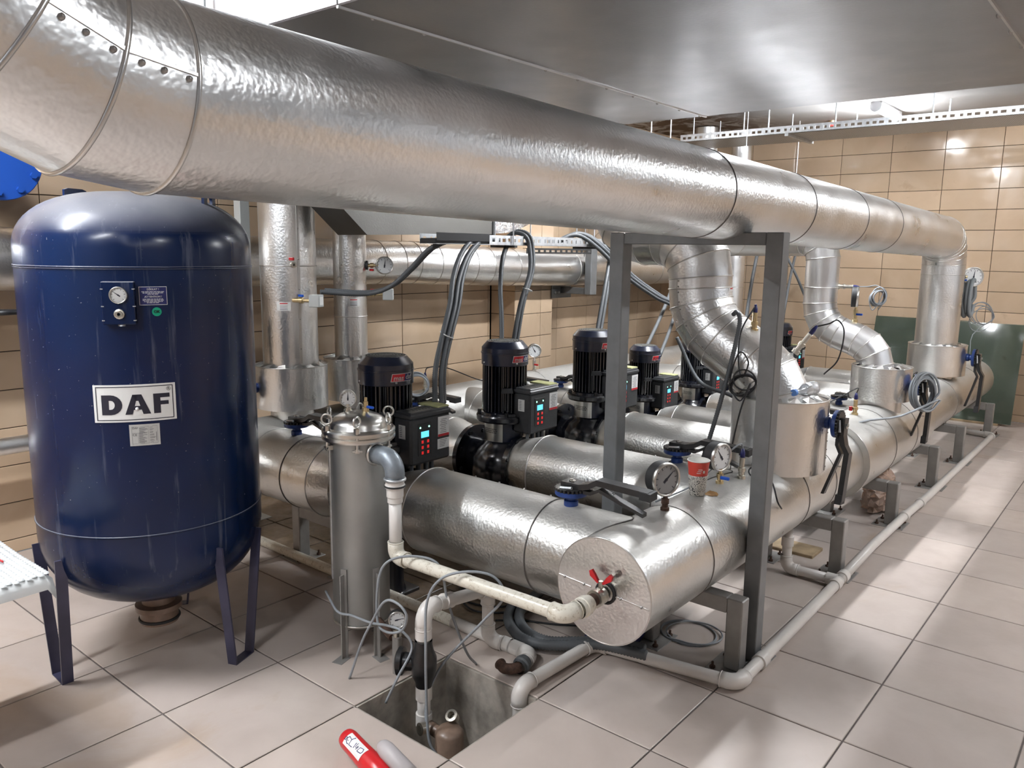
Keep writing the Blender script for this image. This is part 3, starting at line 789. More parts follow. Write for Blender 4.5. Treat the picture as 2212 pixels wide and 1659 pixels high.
# --- long pipe on the left wall
lw = thing('wall_pipe', 'silver jacketed pipe running level along the tiled left wall behind the cable conduits', 'pipe', (-3.42, 1.0, 1.30))
N = [V(p) for p in ((-3.45, -3.6, 1.505), (-3.45, -1.4, 1.49), (-3.45, 1.02, 1.465), (-3.45, 1.20, 1.463), (-3.44, 1.34, 1.462), (-3.42, 1.52, 1.452), (-3.39, 1.86, 1.440), (-3.37, 2.02, 1.434), (-3.36, 2.3, 1.425), (-3.36, 3.1, 1.405), (-3.36, 4.5, 1.385), (-3.36, 6.2, 1.375))]
jacket(lw, N, 0.143, 'jacket', n=44, bandr=0.003, bmat='band')
lp = thing('low_wall_pipe', 'thin silver pipe low on the tiled wall at the left edge behind the tank', 'pipe', (-3.58, -1.5, 0.55))
jacket(lp, [V((-3.58, -3.8, 0.60)), V((-3.58, -2.0, 0.597)), V((-3.58, -0.3, 0.595))], 0.042, 'jacket', n=24, caps=(True, True))
for y in (-3.3, -0.9):
    MB().box(-3.744, -3.57, y - 0.015, y + 0.015, 0.545, 0.560).build('bracket', 'galv', lp)
    MB().torus((-3.58, y, 0.597), (0, 1, 0), 0.044, 0.004, 24, 6).build('clamp', 'galv', lp)
# --- wall bracket carrying the wall pipe
wb = thing('pipe_bracket', 'grey welded steel bracket holding the wall pipe, left of the portal frame', 'bracket', (-3.4, 3.3, 1.19))
MB().box(-3.47, -3.15, 3.14, 3.21, 1.19, 1.245, 0.004).build('arm', 'frame_paint', wb)
MB().box(-3.205, -3.14, 3.13, 3.22, 1.19, 1.60, 0.004).build('upright', 'frame_paint', wb)
MB().box(-3.475, -3.462, 3.02, 3.30, 1.15, 1.29, 0.002).build('wall_plate', 'frame_paint', wb)
for dy in (3.05, 3.10):
    MB().cyl((-3.463, dy, 1.20), (-3.445, dy, 1.20), 0.011, n=6, smooth=False).build('bolt', 'galv', wb)
# --- two pipes going up through the far ceiling
for x, y, r, lab in ((-3.15, 5.15, 0.11, 'silver pipe passing up through the broken ceiling plaster behind the tray'), (-2.98, 5.62, 0.10, 'silver vertical pipe against the far wall, just right of the tray end')):
    t = thing('ceiling_pipe', lab, 'pipe', (x, y, 0.0))
    jacket(t, [V((x, y, 0.0)), V((x, y, 1.2)), V((x, y, 2.35)), V((x, y, 2.79))], r, 'jacket_smooth', n=28)

# ------------------------------------------------------------------ air ducts
du = thing('air_duct', 'broad flat grey sheet-metal air duct hanging under the ceiling at the top right', 'duct', (0.0, -0.16, 2.15))
DY0, DY1, DZ = -1.17, 0.85, 2.15
edges = [-2.27, -1.02, 0.25, 1.52, XR - 0.01]
for a, b in zip(edges, edges[1:]):
    MB().box(a, b, DY0, DY1, DZ, 2.62, 0.004).build('duct_section', 'duct_sheet', du)
for x in edges[1:-1]:
    m = MB(); m.prism([(x - 0.004, DY0, DZ), (x + 0.004, DY0, DZ), (x + 0.003, DY0, DZ - 0.006), (x - 0.003, DY0, DZ - 0.006)], (0, DY1 - DY0, 0)); sm_ = m.build('joint_seam', 'band', du)
    for k in range(11):
        MB().lathe([(0.0001, 0.010), (0.004, 0.009), (0.006, 0.005), (0.007, -0.002)], (x - 0.006, DY0 + 0.12 + k * 0.185, DZ), (0, 0, -1), 8).build('screw', 'screw', sm_)
for x in (-1.6, 0.9):
    for y in (DY0 - 0.02, DY1 + 0.02):
        MB().cyl((x, y, DZ - 0.005), (x, y, ZC), 0.005, n=6).build('hanger_rod', 'galv', du)
    MB().box(x - 0.02, x + 0.02, DY0 - 0.04, DY1 + 0.04, DZ - 0.024, DZ - 0.001).build('hanger_rail', 'galv', du) if x > 0.5 else None
ld = thing('drop_duct', 'dark grey duct box with a slanted end seen below the overhead pipe', 'duct', (-2.85, 0.7, 1.62))
MB().prism([(-2.84, -0.42, 2.2), (-2.84, 0.05, 1.79), (-2.84, 0.25, 1.625), (-2.84, 1.24, 1.65), (-2.84, 1.24, 2.2)], (0.24, 0, 0)).build('duct_body', 'duct_dark', ld)
m = MB(); pr = []
for k in range(13):
    a = k / 12 * PI / 2; pr.append((1.25 + 0.55 * math.sin(a), 1.655 + 0.30 * (1 - math.cos(a))))
m.prism([(-2.84, y, z) for y, z in pr] + [(-2.84, 1.80, 2.2), (-2.84, 1.25, 2.2)], (0.24, 0, 0)); m.build('round_end', 'foil', ld)
MB().box(-2.845, -2.595, 1.235, 1.255, 1.645, 2.2, 0.003).build('flange_strip', 'galv_dark', ld)
MB().box(-2.84, -2.6, -0.42, 1.8, 2.195, 2.62).build('duct_riser', 'duct_dark', ld)

# ------------------------------------------------------------------ far perforated cable tray under the ceiling
ft = thing('cable_tray', 'wide perforated galvanised cable tray hanging below the far ceiling', 'tray', (-0.6, 4.6, 2.56))
FX0, FX1, FY0, FY1, FZ = -3.0, 2.3, 4.32, 4.90, 2.553
MB().box(FX0, FX1, FY0, FY1, FZ, FZ + 0.003).build('tray_bottom', 'perforated', ft)
def slotted(root, x0, x1, y, z0, z1, th, pitch, slots, mat, name):
    "upright strip running along X with real slots: two rails and the bridges between them"
    m = MB(); h = z1 - z0; m.box(x0, x1, y, y + th, z0, z0 + h * 0.33); m.box(x0, x1, y, y + th, z0 + h * 0.67, z1)
    x = x0; k = 0
    while x < x1:
        m.box(x, min(x + pitch * slots[k % len(slots)], x1), y, y + th, z0 + h * 0.33, z0 + h * 0.67)
        x += pitch; k += 1
    return m.build(name, mat, root)
slotted(ft, FX0, FX1, FY0, FZ, FZ + 0.06, 0.003, 0.055, (0.45, 0.35, 0.6), 'galv', 'side_rail')
slotted(ft, FX0, FX1, FY1 - 0.003, FZ, FZ + 0.06, 0.003, 0.055, (0.45, 0.35, 0.6), 'galv', 'side_rail')
MB().box(FX0, FX1, FY0 - 0.001, FY0 + 0.014, FZ + 0.058, FZ + 0.062).build('rim', 'galv', ft)
for x in (-2.88, -2.4, -2.18, -1.62, -0.9, 0.4):
    for y in (FY0 + 0.02, FY1 - 0.02):
        MB().cyl((x, y, FZ), (x, y, ZC), 0.006, n=6).build('hanger_rod', 'galv', ft)
MB().box(-2.02, -1.99, FY0 - 0.012, FY1 + 0.02, FZ - 0.022, FZ - 0.001).build('hanger_rail', 'galv', ft)
# hanging rods right of the tray that carry the lower trays
for x, y, z0 in ((-2.75, 4.95, 1.66), (-2.35, 5.1, 1.66), (-2.30, 5.3, 1.66), (-1.86, 5.25, 1.66)):
    pass
al = thing('alarm_beacon', 'small red lit detector on the ceiling beyond the cable tray', 'detector', (-2.02, 5.45, 2.75))
MB().cyl((-2.02, 5.45, 2.785), (-2.02, 5.45, ZC - 0.0005), 0.035, n=20).build('base', 'brass', al)
MB().lathe([(0.022, 0.035), (0.022, 0.008), (0.015, 0.0), (0.0001, 0.0)], (-2.02, 5.45, 2.752), n=16).build('lens', 'led_red', al)

# ------------------------------------------------------------------ portal frame
pf = thing('portal_frame', 'dark grey square-tube steel portal frame standing over the manifold', 'frame', (-0.78, 0.32, 0))
MB().box(-0.482, -0.419, 0.287, 0.350, 0.006, 1.632, 0.003).build('post', 'frame_paint', pf)
MB().box(-1.135, -1.07, 0.285, 0.352, 0.006, 1.632, 0.003).build('post', 'frame_paint', pf)
MB().box(-1.07, -0.482, 0.287, 0.350, 1.587, 1.632, 0.003).build('beam', 'frame_paint', pf)
for x in (-0.450, -1.102):
    bp = MB().box(x - 0.075, x + 0.075, 0.245, 0.395, 0.0005, 0.008, 0.001).build('base_plate', 'frame_paint', pf)
    for dx in (-0.055, 0.055):
        for dy in (0.265, 0.375):
            MB().cyl((x + dx, dy, 0.008), (x + dx, dy, 0.022), 0.010, n=6, smooth=False).build('bolt', 'galv', bp)

# ------------------------------------------------------------------ pipe stands under the manifold
st_lab = ['grey steel pipe stand beside the foot of the portal frame', 'grey steel pipe stand beside the white drain tee', 'grey steel pipe stand in front of the hanging foil bag',
          'grey steel pipe stand just behind the hanging foil bag', 'grey steel pipe stand fifth along the manifold', 'grey steel pipe stand at the far end of the manifold by the glass']
def stand(x0, x1, y, ztop, label, group, mat='stand_paint', w=0.062, yd=0.062):
    t = thing('pipe_stand', label, 'pipe stand', ((x0 + x1) / 2, y, 0), group)
    for x in (x0, x1):
        MB().box(x - w / 2, x + w / 2, y - yd / 2, y + yd / 2, 0.006, ztop, 0.004).build('leg', mat, t)
        bp = MB().box(x - 0.085, x + 0.085, y - 0.085, y + 0.085, 0.0005, 0.007, 0.001).build('base_plate', mat, t)
        for dx in (-0.06, 0.06):
            for dy in (-0.06, 0.06):
                b = MB(); b.cyl((x + dx, y + dy, 0.007), (x + dx, y + dy, 0.016), 0.011, n=6, smooth=False); b.cyl((x + dx, y + dy, 0.016), (x + dx, y + dy, 0.032), 0.005, n=8); b.build('bolt', 'rust', bp)
    MB().box(min(x0, x1) + w / 2, max(x0, x1) - w / 2, y - yd / 2, y + yd / 2, ztop - w, ztop, 0.004).build('beam', mat, t)
    return t
for y, lab in zip((0.205, 1.385, 2.36, 3.36, 4.22, 5.45), st_lab):
    stand(-0.465, -0.83, y, 0.286 if not 1.78 < y < 3.25 else 0.256, lab, 'stands under the manifold')
for i, (y, r, z) in enumerate(BR):
    stand(-2.22, -2.62, y - 0.0, z - r, f'grey steel stand under the rear header branches, {ordn[i]} one from the tank', 'stands under the rear branches')
for i, (y, r, z) in enumerate(BR[:5]):
    pass

# ------------------------------------------------------------------ blue pressure tank
TX, TY, TR = -2.27, -1.11, 0.392
tk = thing('pressure_tank', 'tall dark blue pressure tank on splayed strap legs with a DAF plate', 'tank', (TX, TY, 0))
prof = []
for k in range(13):
    a = k / 12 * PI / 2; prof.append((TR * math.sin(a) ** 0.72 if k else 0.0001, 0.52 - 0.27 * math.cos(a)))
shell = MB(); shell.lathe(prof + [(TR, 0.58)], (TX, TY, 0), n=96); shell.lathe([(TR, 0.58), (TR, 1.487)], (TX, TY, 0), n=96)
prof = [(TR, 1.487), (TR, 1.55)]
for k in range(1, 15):
    a = k / 14 * PI / 2; prof.append((max(TR * math.cos(a) ** 0.70, 0.0001) if k < 14 else 0.0001, 1.55 + 0.195 * math.sin(a)))
shell.lathe(prof, (TX, TY, 0), n=96)
sh = shell.build('shell', 'tank_blue', tk)
for z in (0.585, 1.487):
    MB().torus((TX, TY, z), (0, 0, 1), TR + 0.0005, 0.0035, 96, 6).build('weld_bead', 'tank_blue', tk)
MB().torus((TX, TY, 1.481), (0, 0, 1), TR + 0.0005, 0.0025, 96, 6).build('weld_bead', 'tank_blue', tk)
def tang(a): return math.radians(a)
for a in (-93.0, 22.0, 145.0):
    c, s = math.cos(tang(a)), math.sin(tang(a)); rr = 0.365
    o = V((TX + rr * c, TY + rr * s, 0)); tg = V((-s, c, 0)); rd = V((c, s, 0))
    lg = MB(); wd = 0.019
    def strap(p, q, th=0.007):
        d = (q - p).normalized(); nn = d.cross(rd).normalized()
        lg.prism([p - rd * wd - nn * th / 2, p + rd * wd - nn * th / 2, p + rd * wd + nn * th / 2, p - rd * wd + nn * th / 2], q - p)
    f0, f1 = o - tg * 0.050 + V((0, 0, 0.004)), o + tg * 0.050 + V((0, 0, 0.004))
    t0, t1 = o - tg * 0.115 + V((0, 0, 0.49)) + rd * 0.01, o + tg * 0.115 + V((0, 0, 0.49)) + rd * 0.01
    strap(f0, f1); strap(f0, t0); strap(f1, t1)
    lg.build('leg', 'leg_paint', tk)
dr = MB(); dr.lathe([(0.06, 0.27), (0.06, 0.20), (0.085, 0.195), (0.085, 0.175), (0.07, 0.17), (0.07, 0.12), (0.0001, 0.12)], (TX + 0.03, TY - 0.02, 0), n=28, sharp=True); drn = dr.build('drain_neck', 'pump_brown', tk)
MB().torus((TX + 0.03, TY - 0.02, 0.135), (0, 0, 1), 0.071, 0.006, 28, 8).build('clamp', 'rubber', drn)
for a, bend in ((-158, 0), (38, 0)):
    c, s = math.cos(tang(a)), math.sin(tang(a)); o = V((TX + 0.27 * c, TY + 0.27 * s, 1.69)); tg = V((-s, c, 0)); rd = V((c, s, 0))
    # plate with an eye: ring quads round a square hole
    q = MB(); outer = [(-0.05, -0.04), (0.05, -0.04), (0.05, 0.07), (-0.05, 0.07)]
    no = 24; O = []; I = []
    for k in range(no):
        an = 2 * PI * k / no; ca, sa = math.cos(an), math.sin(an); sc_ = 0.05 / max(abs(ca), abs(sa) * 0.9)
        O.append((ca * sc_, sa * sc_ + 0.015)); I.append((ca * 0.022, sa * 0.022 + 0.025))
    for off in (-0.005, 0.005):
        q._add([o + tg * x + V((0, 0, z)) + rd * off for x, z in O] + [o + tg * x + V((0, 0, z)) + rd * off for x, z in I], [(k, (k + 1) % no, no + (k + 1) % no, no + k) for k in range(no)])
    for R_ in (O, I):
        q._add([o + tg * x + V((0, 0, z)) - rd * 0.005 for x, z in R_] + [o + tg * x + V((0, 0, z)) + rd * 0.005 for x, z in R_], [(k, (k + 1) % no, no + (k + 1) % no, no + k) for k in range(no)])
    q.build('lifting_lug', 'tank_blue', tk)
# plates and stickers wrapped on the shell: angle measured from +X, position (arc, z)
def on_tank(a0):
    def fn(x, z, h, a0=a0): 
        an = math.radians(a0) + x / TR
        return V((TX + (TR + h) * math.cos(an), TY + (TR + h) * math.sin(an), z))
    return fn
def wrap_plate(fnc, x0, x1, z0, z1, h0, h1, mat, parent, name, n=14, tilt=0.0):
    m = MB(); vs = []; fs = []
    for h in (h0, h1):
        for z in (z0, z1):
            for i in range(n + 1):
                x = x0 + (x1 - x0) * i / n; vs.append(fnc(x, z + tilt * x, h))
    k = n + 1
    for i in range(n):
        fs += [(i, i + 1, k + i + 1, k + i), (2 * k + i, 3 * k + i, 3 * k + i + 1, 2 * k + i + 1), (i, 2 * k + i, 2 * k + i + 1, i + 1), (k + i, k + i + 1, 3 * k + i + 1, 3 * k + i)]
    fs += [(0, k, 3 * k, 2 * k), (n, 2 * k + n, 3 * k + n, k + n)]
    m._add(vs, fs); return m.build(name, mat, parent)
AC = -31.0
fd = on_tank(AC)
DZc = 1.045
npl = wrap_plate(fd, -0.125, 0.125, DZc - 0.062, DZc + 0.062, 0.001, 0.003, 'sticker_white', tk, 'name_plate')
for (x0, x1, z0, z1) in ((-0.117, 0.117, DZc + 0.0535, DZc + 0.0560), (-0.117, 0.117, DZc - 0.0560, DZc - 0.0535)):
    wrap_plate(fd, x0, x1, z0, z1, 0.003, 0.0036, 'ink', npl, 'border_line')
for x0 in (-0.117, 0.1145):
    wrap_plate(fd, x0, x0 + 0.0025, DZc - 0.056, DZc + 0.056, 0.003, 0.0036, 'ink', npl, 'border_line', n=1)
def daf_letters():
    h = 0.033; mb = MB()
    def poly(pts, holes=None):
        # strips: list of convex polygons in plate coordinates
        for pg in pts:
            bm = bmesh.new(); vv = [bm.verts.new((x, z, 0)) for x, z in pg]; bm.faces.new(vv)
            xs = [p[0] for p in pg]; x = min(xs)
            while x < max(xs):
                x += 0.008; bmesh.ops.bisect_plane(bm, geom=bm.verts[:] + bm.edges[:] + bm.faces[:], plane_co=(x, 0, 0), plane_no=(1, 0, 0))
            bm.verts.index_update()
            mb._add([fd(q.co.x, DZc - 0.004 + q.co.y, 0.0037) for q in bm.verts], [tuple(q.index for q in f.verts) for f in bm.faces]); bm.free()
    # D
    poly([[(-0.100, -h), (-0.078, -h), (-0.078, h), (-0.100, h)]])
    ro, ri = h, h - 0.018; cx = -0.072
    for k in range(10):
        a0, a1 = -PI / 2 + PI * k / 10, -PI / 2 + PI * (k + 1) / 10
        poly([[(cx + ro * math.cos(a0) * 1.05, ro * math.sin(a0)), (cx + ro * math.cos(a1) * 1.05, ro * math.sin(a1)), (cx + ri * math.cos(a1) * 0.8, ri * math.sin(a1)), (cx + ri * math.cos(a0) * 0.8, ri * math.sin(a0))]])
    poly([[(-0.079, h - 0.018), (cx, h - 0.018), (cx, h), (-0.079, h)], [(-0.079, -h), (cx, -h), (cx, -h + 0.018), (-0.079, -h + 0.018)]])
    # A
    poly([[(-0.030, -h), (-0.008, -h), (0.010, h), (-0.006, h)], [(0.024, -h), (0.047, -h), (0.021, h), (0.005, h)], [(-0.004, -0.018), (0.020, -0.018), (0.016, -0.005), (0.000, -0.005)], [(-0.006, h), (0.021, h), (0.016, 0.012), (0.000, 0.012)]])
    # F
    poly([[(0.056, -h), (0.077, -h), (0.077, h), (0.056, h)], [(0.076, h - 0.014), (0.106, h - 0.014), (0.106, h), (0.076, h)], [(0.076, -0.005), (0.102, -0.005), (0.102, 0.008), (0.076, 0.008)]])
    return mb.build('lettering', 'ink', npl)
daf_letters()
text('R', 0.011, 'ink', npl, None, None, None, fn=lambda x, y, z: fd(x + 0.1035, y + DZc + 0.044, 0.0037))
q = MB(); q.tube([fd(0.1035 + 0.0062 * math.cos(2 * PI * k / 20), DZc + 0.044 + 0.0062 * math.sin(2 * PI * k / 20), 0.0037) for k in range(20)], 0.0005, 4, closed=True); q.build('registered_ring', 'ink', npl)
MB().lathe([(0.0001, 0.004), (0.005, 0.003), (0.006, 0.0)], fd(0.006, DZc - 0.019, 0.0037), V(fd(0.006, 0, 1)) - V(fd(0.006, 0, 0)), 10).build('plate_rivet', 'sticker_white', npl)
# rating plate
RZc = 0.937
rp = wrap_plate(fd, -0.022, 0.070, RZc - 0.036, RZc + 0.036, 0.001, 0.0022, 'sticker_silver', tk, 'rating_plate', n=6)
for (x0, x1, z0, z1) in [(-0.015, 0.063, 0.0285, 0.0292), (-0.015, 0.063, -0.0292, -0.0285), (-0.015, -0.0145, -0.029, 0.029), (0.0625, 0.063, -0.029, 0.029), (0.035, 0.0355, -0.029, 0.029), (0.003, 0.0035, -0.029, 0.008), (-0.015, 0.035, 0.0075, 0.008)]:
    wrap_plate(fd, x0, x1, RZc + z0, RZc + z1, 0.0022, 0.0026, 'ink_grey', rp, 'print_line', n=2)
for k, (x, z, tx) in enumerate([(-0.004, 0.024, 'DAF'), (-0.006, 0.001, 'CE')]):
    text(tx, 0.009 if k == 0 else 0.011, 'ink', rp, None, None, None, fn=lambda xx, y, zz, x=x, z=z: fd(xx + x, y + RZc + z, 0.0026))
for k in range(18):
    zz = 0.024 - k * 0.003; xa = 0.008 if zz > 0.009 else 0.006
    L = random.uniform(0.012, 0.026)
    wrap_plate(fd, xa, xa + L, RZc + zz, RZc + zz + 0.0012, 0.0022, 0.0026, 'ink_grey', rp, 'print_line', n=1)
    if k % 3 != 1: wrap_plate(fd, 0.039, 0.039 + random.uniform(0.008, 0.018), RZc + zz, RZc + zz + 0.0012, 0.0022, 0.0026, 'ink_grey', rp, 'print_line', n=1)
wrap_plate(fd, 0.0585, 0.0597, RZc - 0.022, RZc + 0.008, 0.0022, 0.0026, 'ink', rp, 'arrow', n=1)
# gauge box
fg = on_tank(-34.5); GZ = 1.375
gb = MB(); Rt = V(fg(0, 0, 1)) - V(fg(0, 0, 0)); Rt.normalize(); Sd = V((-Rt.y, Rt.x, 0)); go = V(fg(0, GZ, 0.0))
MB(Matrix.Translation(go) @ Matrix((Sd, V((0, 0, 1)), Rt)).transposed().to_4x4()).box(-0.048, 0.048, -0.068, 0.068, -0.012, 0.030, 0.002).build('gauge_box', 'tank_blue', tk)
gm = Matrix.Translation(go) @ Matrix((Sd, V((0, 0, 1)), Rt)).transposed().to_4x4()
for zz in (0.045, -0.01, -0.055):
    for sx in (-1, 1):
        MB(gm).box(sx * 0.046 - 0.004, sx * 0.046 + 0.004, zz - 0.0015, zz + 0.0015, 0.02, 0.0312).build('hinge_slot', 'galv', tk)
def dial_face(mx, R, parent, needle=-0.6, ticks=11, tmat='ink', fm='dial'):
    "a round dial in the local XY plane facing +Z: rim, face, ticks, needle"
    rim = MB(mx); rim.lathe([(R * 0.86, 0.0), (R * 0.86, 0.006), (R * 0.93, 0.010), (R, 0.006), (R, -0.004)], (0, 0, 0), (0, 0, 1), 36); r = rim.build('dial_rim', 'steel', parent)
    MB(mx).cyl((0, 0, -0.002), (0, 0, 0.0015), R * 0.87, n=36).build('dial_face', fm, parent)
    tk_ = MB(mx)
    for k in range(ticks):
        a = math.radians(225 - 270 * k / (ticks - 1)); ca, sa = math.cos(a), math.sin(a); r0, r1 = R * (0.62 if k % 2 == 0 else 0.70), R * 0.79; wd = R * 0.022
        tk_.prism([(r0 * ca - wd * sa, r0 * sa + wd * ca, 0.0016), (r1 * ca - wd * sa, r1 * sa + wd * ca, 0.0016), (r1 * ca + wd * sa, r1 * sa - wd * ca, 0.0016), (r0 * ca + wd * sa, r0 * sa - wd * ca, 0.0016)], (0, 0, 0.0004))
    tk_.build('scale_marks', tmat, parent)
    nd = MB(mx); ca, sa = math.cos(needle), math.sin(needle); wd = R * 0.05
    nd.prism([(-0.25 * R * ca - wd * sa * 1.6, -0.25 * R * sa + wd * ca * 1.6, 0.0022), (-0.25 * R * ca + wd * sa * 1.6, -0.25 * R * sa - wd * ca * 1.6, 0.0022), (0.68 * R * ca + wd * sa * 0.2, 0.68 * R * sa - wd * ca * 0.2, 0.0022), (0.68 * R * ca - wd * sa * 0.2, 0.68 * R * sa + wd * ca * 0.2, 0.0022)], (0, 0, 0.0006))
    nd.cyl((0, 0, 0.002), (0, 0, 0.0034), R * 0.09, n=14); nd.build('needle', 'ink', parent)
dial_face(gm @ Matrix.Translation((0.002, 0.026, 0.031)), 0.027, tk, needle=2.5)
MB(gm).lathe([(0.016, 0.0), (0.016, 0.008), (0.011, 0.010), (0.011, 0.016), (0.005, 0.016), (0.005, 0.004)], (0.002, -0.034, 0.030), (0, 0, 1), 12, sharp=True).build('fill_valve', 'nickel', tk)
MB(gm).cyl((0.004, -0.074, 0.012), (0.004, -0.062, 0.012), 0.012, 0.009, n=12).build('seal_blob', 'galv', tk)
# warning sticker and ok sticker
WZ = 1.396
ws = wrap_plate(fd, 0.033, 0.117, WZ - 0.030, WZ + 0.030, 0.0006, 0.0011, 'sticker_white', tk, 'warning_sticker', n=6)
wrap_plate(fd, 0.0345, 0.1155, WZ - 0.0285, WZ + 0.0285, 0.0011, 0.0014, 'print_navy', ws, 'sticker_field', n=6)
for z, sz, tx in ((0.021, 0.0085, 'DİKKAT !'), (-0.003, 0.0085, 'ATTENTION !')):
    text(tx, sz, 'sticker_white', ws, None, None, None, fn=lambda xx, y, zz, z=z: fd(xx + 0.075, y + WZ + z, 0.0017), offset=0.0003)
for z, wdt in ((0.0135, 0.070), (0.0095, 0.062), (0.0055, 0.034), (-0.0105, 0.064), (-0.0145, 0.064), (-0.0185, 0.056), (-0.0225, 0.040)):
    x = 0.075 - wdt / 2
    while x < 0.075 + wdt / 2 - 0.004:
        L = random.uniform(0.004, 0.011); wrap_plate(fd, x, min(x + L, 0.075 + wdt / 2), WZ + z - 0.0009, WZ + z + 0.0009, 0.0014, 0.0017, 'sticker_white', ws, 'print_line', n=1); x += L + 0.0018
oks = MB(); 
oks.prism([fd(0.083 + 0.0145 * math.cos(2 * PI * k / 32), WZ - 0.052 + 0.0145 * math.sin(2 * PI * k / 32), 0.0006) for k in range(32)], (fd(0.083, 0, 0.0011) - fd(0.083, 0, 0.0006))); ok_o = oks.build('ok_sticker', 'ok_green', tk)
text('OK', 0.0125, 'ink', ok_o, None, None, None, fn=lambda xx, y, zz: fd(xx + 0.083, y + WZ - 0.052, 0.0022), offset=0.0004)

# ------------------------------------------------------------------ in-line pumps with inverter boxes
def gear(m, x, y, z0, z1, r0, r1, n):
    vs = []
    for z in (z0, z1):
        for k in range(n * 4):
            a = 2 * PI * (k - 0.5) / (n * 4); r = r1 if (k // 2) % 2 == 0 else r0
            vs.append((x + r * math.cos(a), y + r * math.sin(a), z))
    q = n * 4; m._add(vs, [(i, (i + 1) % q, q + (i + 1) % q, q + i) for i in range(q)]); return m
def make_pump(label, y=BR[0][0], x=PXX):
    t = thing('circulation_pump', label, 'pump', (x, y, 0), 'circulation pumps in a row')
    zc = 0.462
    m = MB(); m.box(x - 0.09, x + 0.09, y - 0.11, y + 0.11, 0.0005, 0.02, 0.003); m.lathe([(0.08, 0.02), (0.07, 0.05), (0.07, 0.24), (0.10, 0.30)], (x, y, 0), n=28); m.build('foot', 'pump_black', t)
    m = MB(); m.lathe([(0.06, 0.285), (0.125, 0.30), (0.165, 0.345), (0.176, 0.42), (0.172, 0.50), (0.140, 0.545), (0.112, 0.565), (0.108, 0.585), (0.0001, 0.585)], (x, y, 0), n=40)
    m.cyl((x - 0.21, y, zc), (x + 0.13, y, zc), 0.095, n=28)
    m.build('volute', 'pump_black', t)
    for sx, r in ((-0.205, 0.165), (0.118, 0.15)):
        m = MB(); m.lathe([(0.0001, -0.013), (r, -0.013), (r, 0.013), (0.0001, 0.013)], (x + sx, y, zc), (1, 0, 0), 36, sharp=True); fl_ = m.build('pipe_flange', 'pump_black', t)
        for k in range(8):
            a = 2 * PI * (k + 0.5) / 8
            MB().cyl((x + sx - 0.02, y + 0.136 * math.cos(a), zc + 0.136 * math.sin(a)), (x + sx + 0.02, y + 0.136 * math.cos(a), zc + 0.136 * math.sin(a)), 0.011, n=6, smooth=False).build('bolt', 'black_iron', fl_)
    # lantern with perforated guards
    MB().lathe([(0.098, 0.58), (0.098, 0.69)], (x, y, 0), n=36).build('lantern', 'motor_navy', t)
    for a0 in (-132, 48):
        g_ = MB(); g_.lathe([(0.101, 0.585), (0.103, 0.585), (0.103, 0.68), (0.101, 0.68)], (x, y, 0), n=12, a0=math.radians(a0), a1=math.radians(a0 + 78), sharp=True); gd = g_.build('guard_plate', 'steel', t)
        h = MB()
        for r_ in range(3):
            for k in range(9):
                an = math.radians(a0 + 16 + k * 5.2 + (r_ % 2) * 2.6); nz = V((math.cos(an), math.sin(an), 0)); c = V((x, y, 0.632 + r_ * 0.009)) + nz * 0.103
                h.cyl(c, c + nz * 0.0006, 0.0032, n=6, smooth=False)
        h.build('vent_holes', 'rubber', gd)
    m = MB(); m.lathe([(0.09, 0.685), (0.142, 0.687), (0.146, 0.695), (0.146, 0.715), (0.142, 0.722), (0.128, 0.722), (0.126, 0.735), (0.09, 0.745)], (x, y, 0), n=44, sharp=True); mf = m.build('motor_flange', 'pump_black', t)
    for k in range(4):
        a = PI / 4 + k * PI / 2; c = V((x + 0.13 * math.cos(a), y + 0.13 * math.sin(a), 0.72)); MB().cyl(c, c + V((0, 0, 0.022)), 0.010, n=6, smooth=False).build('bolt', 'black_iron', mf)
    m = MB(); gear(m, x, y, 0.74, 0.985, 0.097, 0.115, 34); mo = m.build('motor_body', 'pump_black', t)
    m = MB(); cdx = V((0.72, -0.69, 0))
    c = V((x, y, 0)) + cdx * 0.115; u = V((0.69, 0.72, 0))
    m.prism([c - u * 0.030 + V((0, 0, 0.845)), c + u * 0.030 + V((0, 0, 0.845)), c + u * 0.026 + V((0, 0, 0.868)), c - u * 0.026 + V((0, 0, 0.868))], cdx * 0.016)
    m.build('cable_boss', 'vfd_black', mo); 
    # fan hood
    m = MB(); m.lathe([(0.118, 0.978), (0.121, 0.980), (0.121, 1.035), (0.1235, 1.036), (0.1235, 1.043), (0.121, 1.044), (0.120, 1.066), (0.092, 1.098), (0.086, 1.100)], (x, y, 0), n=52, sharp=True); hd_ = m.build('fan_hood', 'motor_navy', t)
    MB().cyl((x, y, 1.088), (x, y, 1.094), 0.088, n=40).build('grille_backing', 'rubber', hd_)
    g_ = MB()
    for r_ in (0.022, 0.035, 0.048, 0.061, 0.074): g_.lathe([(r_, 1.094), (r_, 1.1005), (r_ + 0.008, 1.1005), (r_ + 0.008, 1.094)], (x, y, 0), n=32, sharp=True)
    for k in range(16):
        a = 2 * PI * k / 16; g_.box(0, 0, 0, 0, 0, 0)
    g_.v = g_.v[:-8 * 16]; g_.f = g_.f[:-6 * 16]; g_.sm = g_.sm[:-6 * 16]
    for k in range(8):
        a = PI * k / 8; d = V((math.cos(a), math.sin(a), 0)); e = V((-d.y, d.x, 0)); o = V((x, y, 1.094))
        g_.prism([o - d * 0.086 - e * 0.0025, o + d * 0.086 - e * 0.0025, o + d * 0.086 + e * 0.0025, o - d * 0.086 + e * 0.0025], (0, 0, 0.0062))
    g_.cyl((x, y, 1.094), (x, y, 1.1008), 0.022, n=20)
    g_.build('fan_grille', 'grille_dust', hd_)
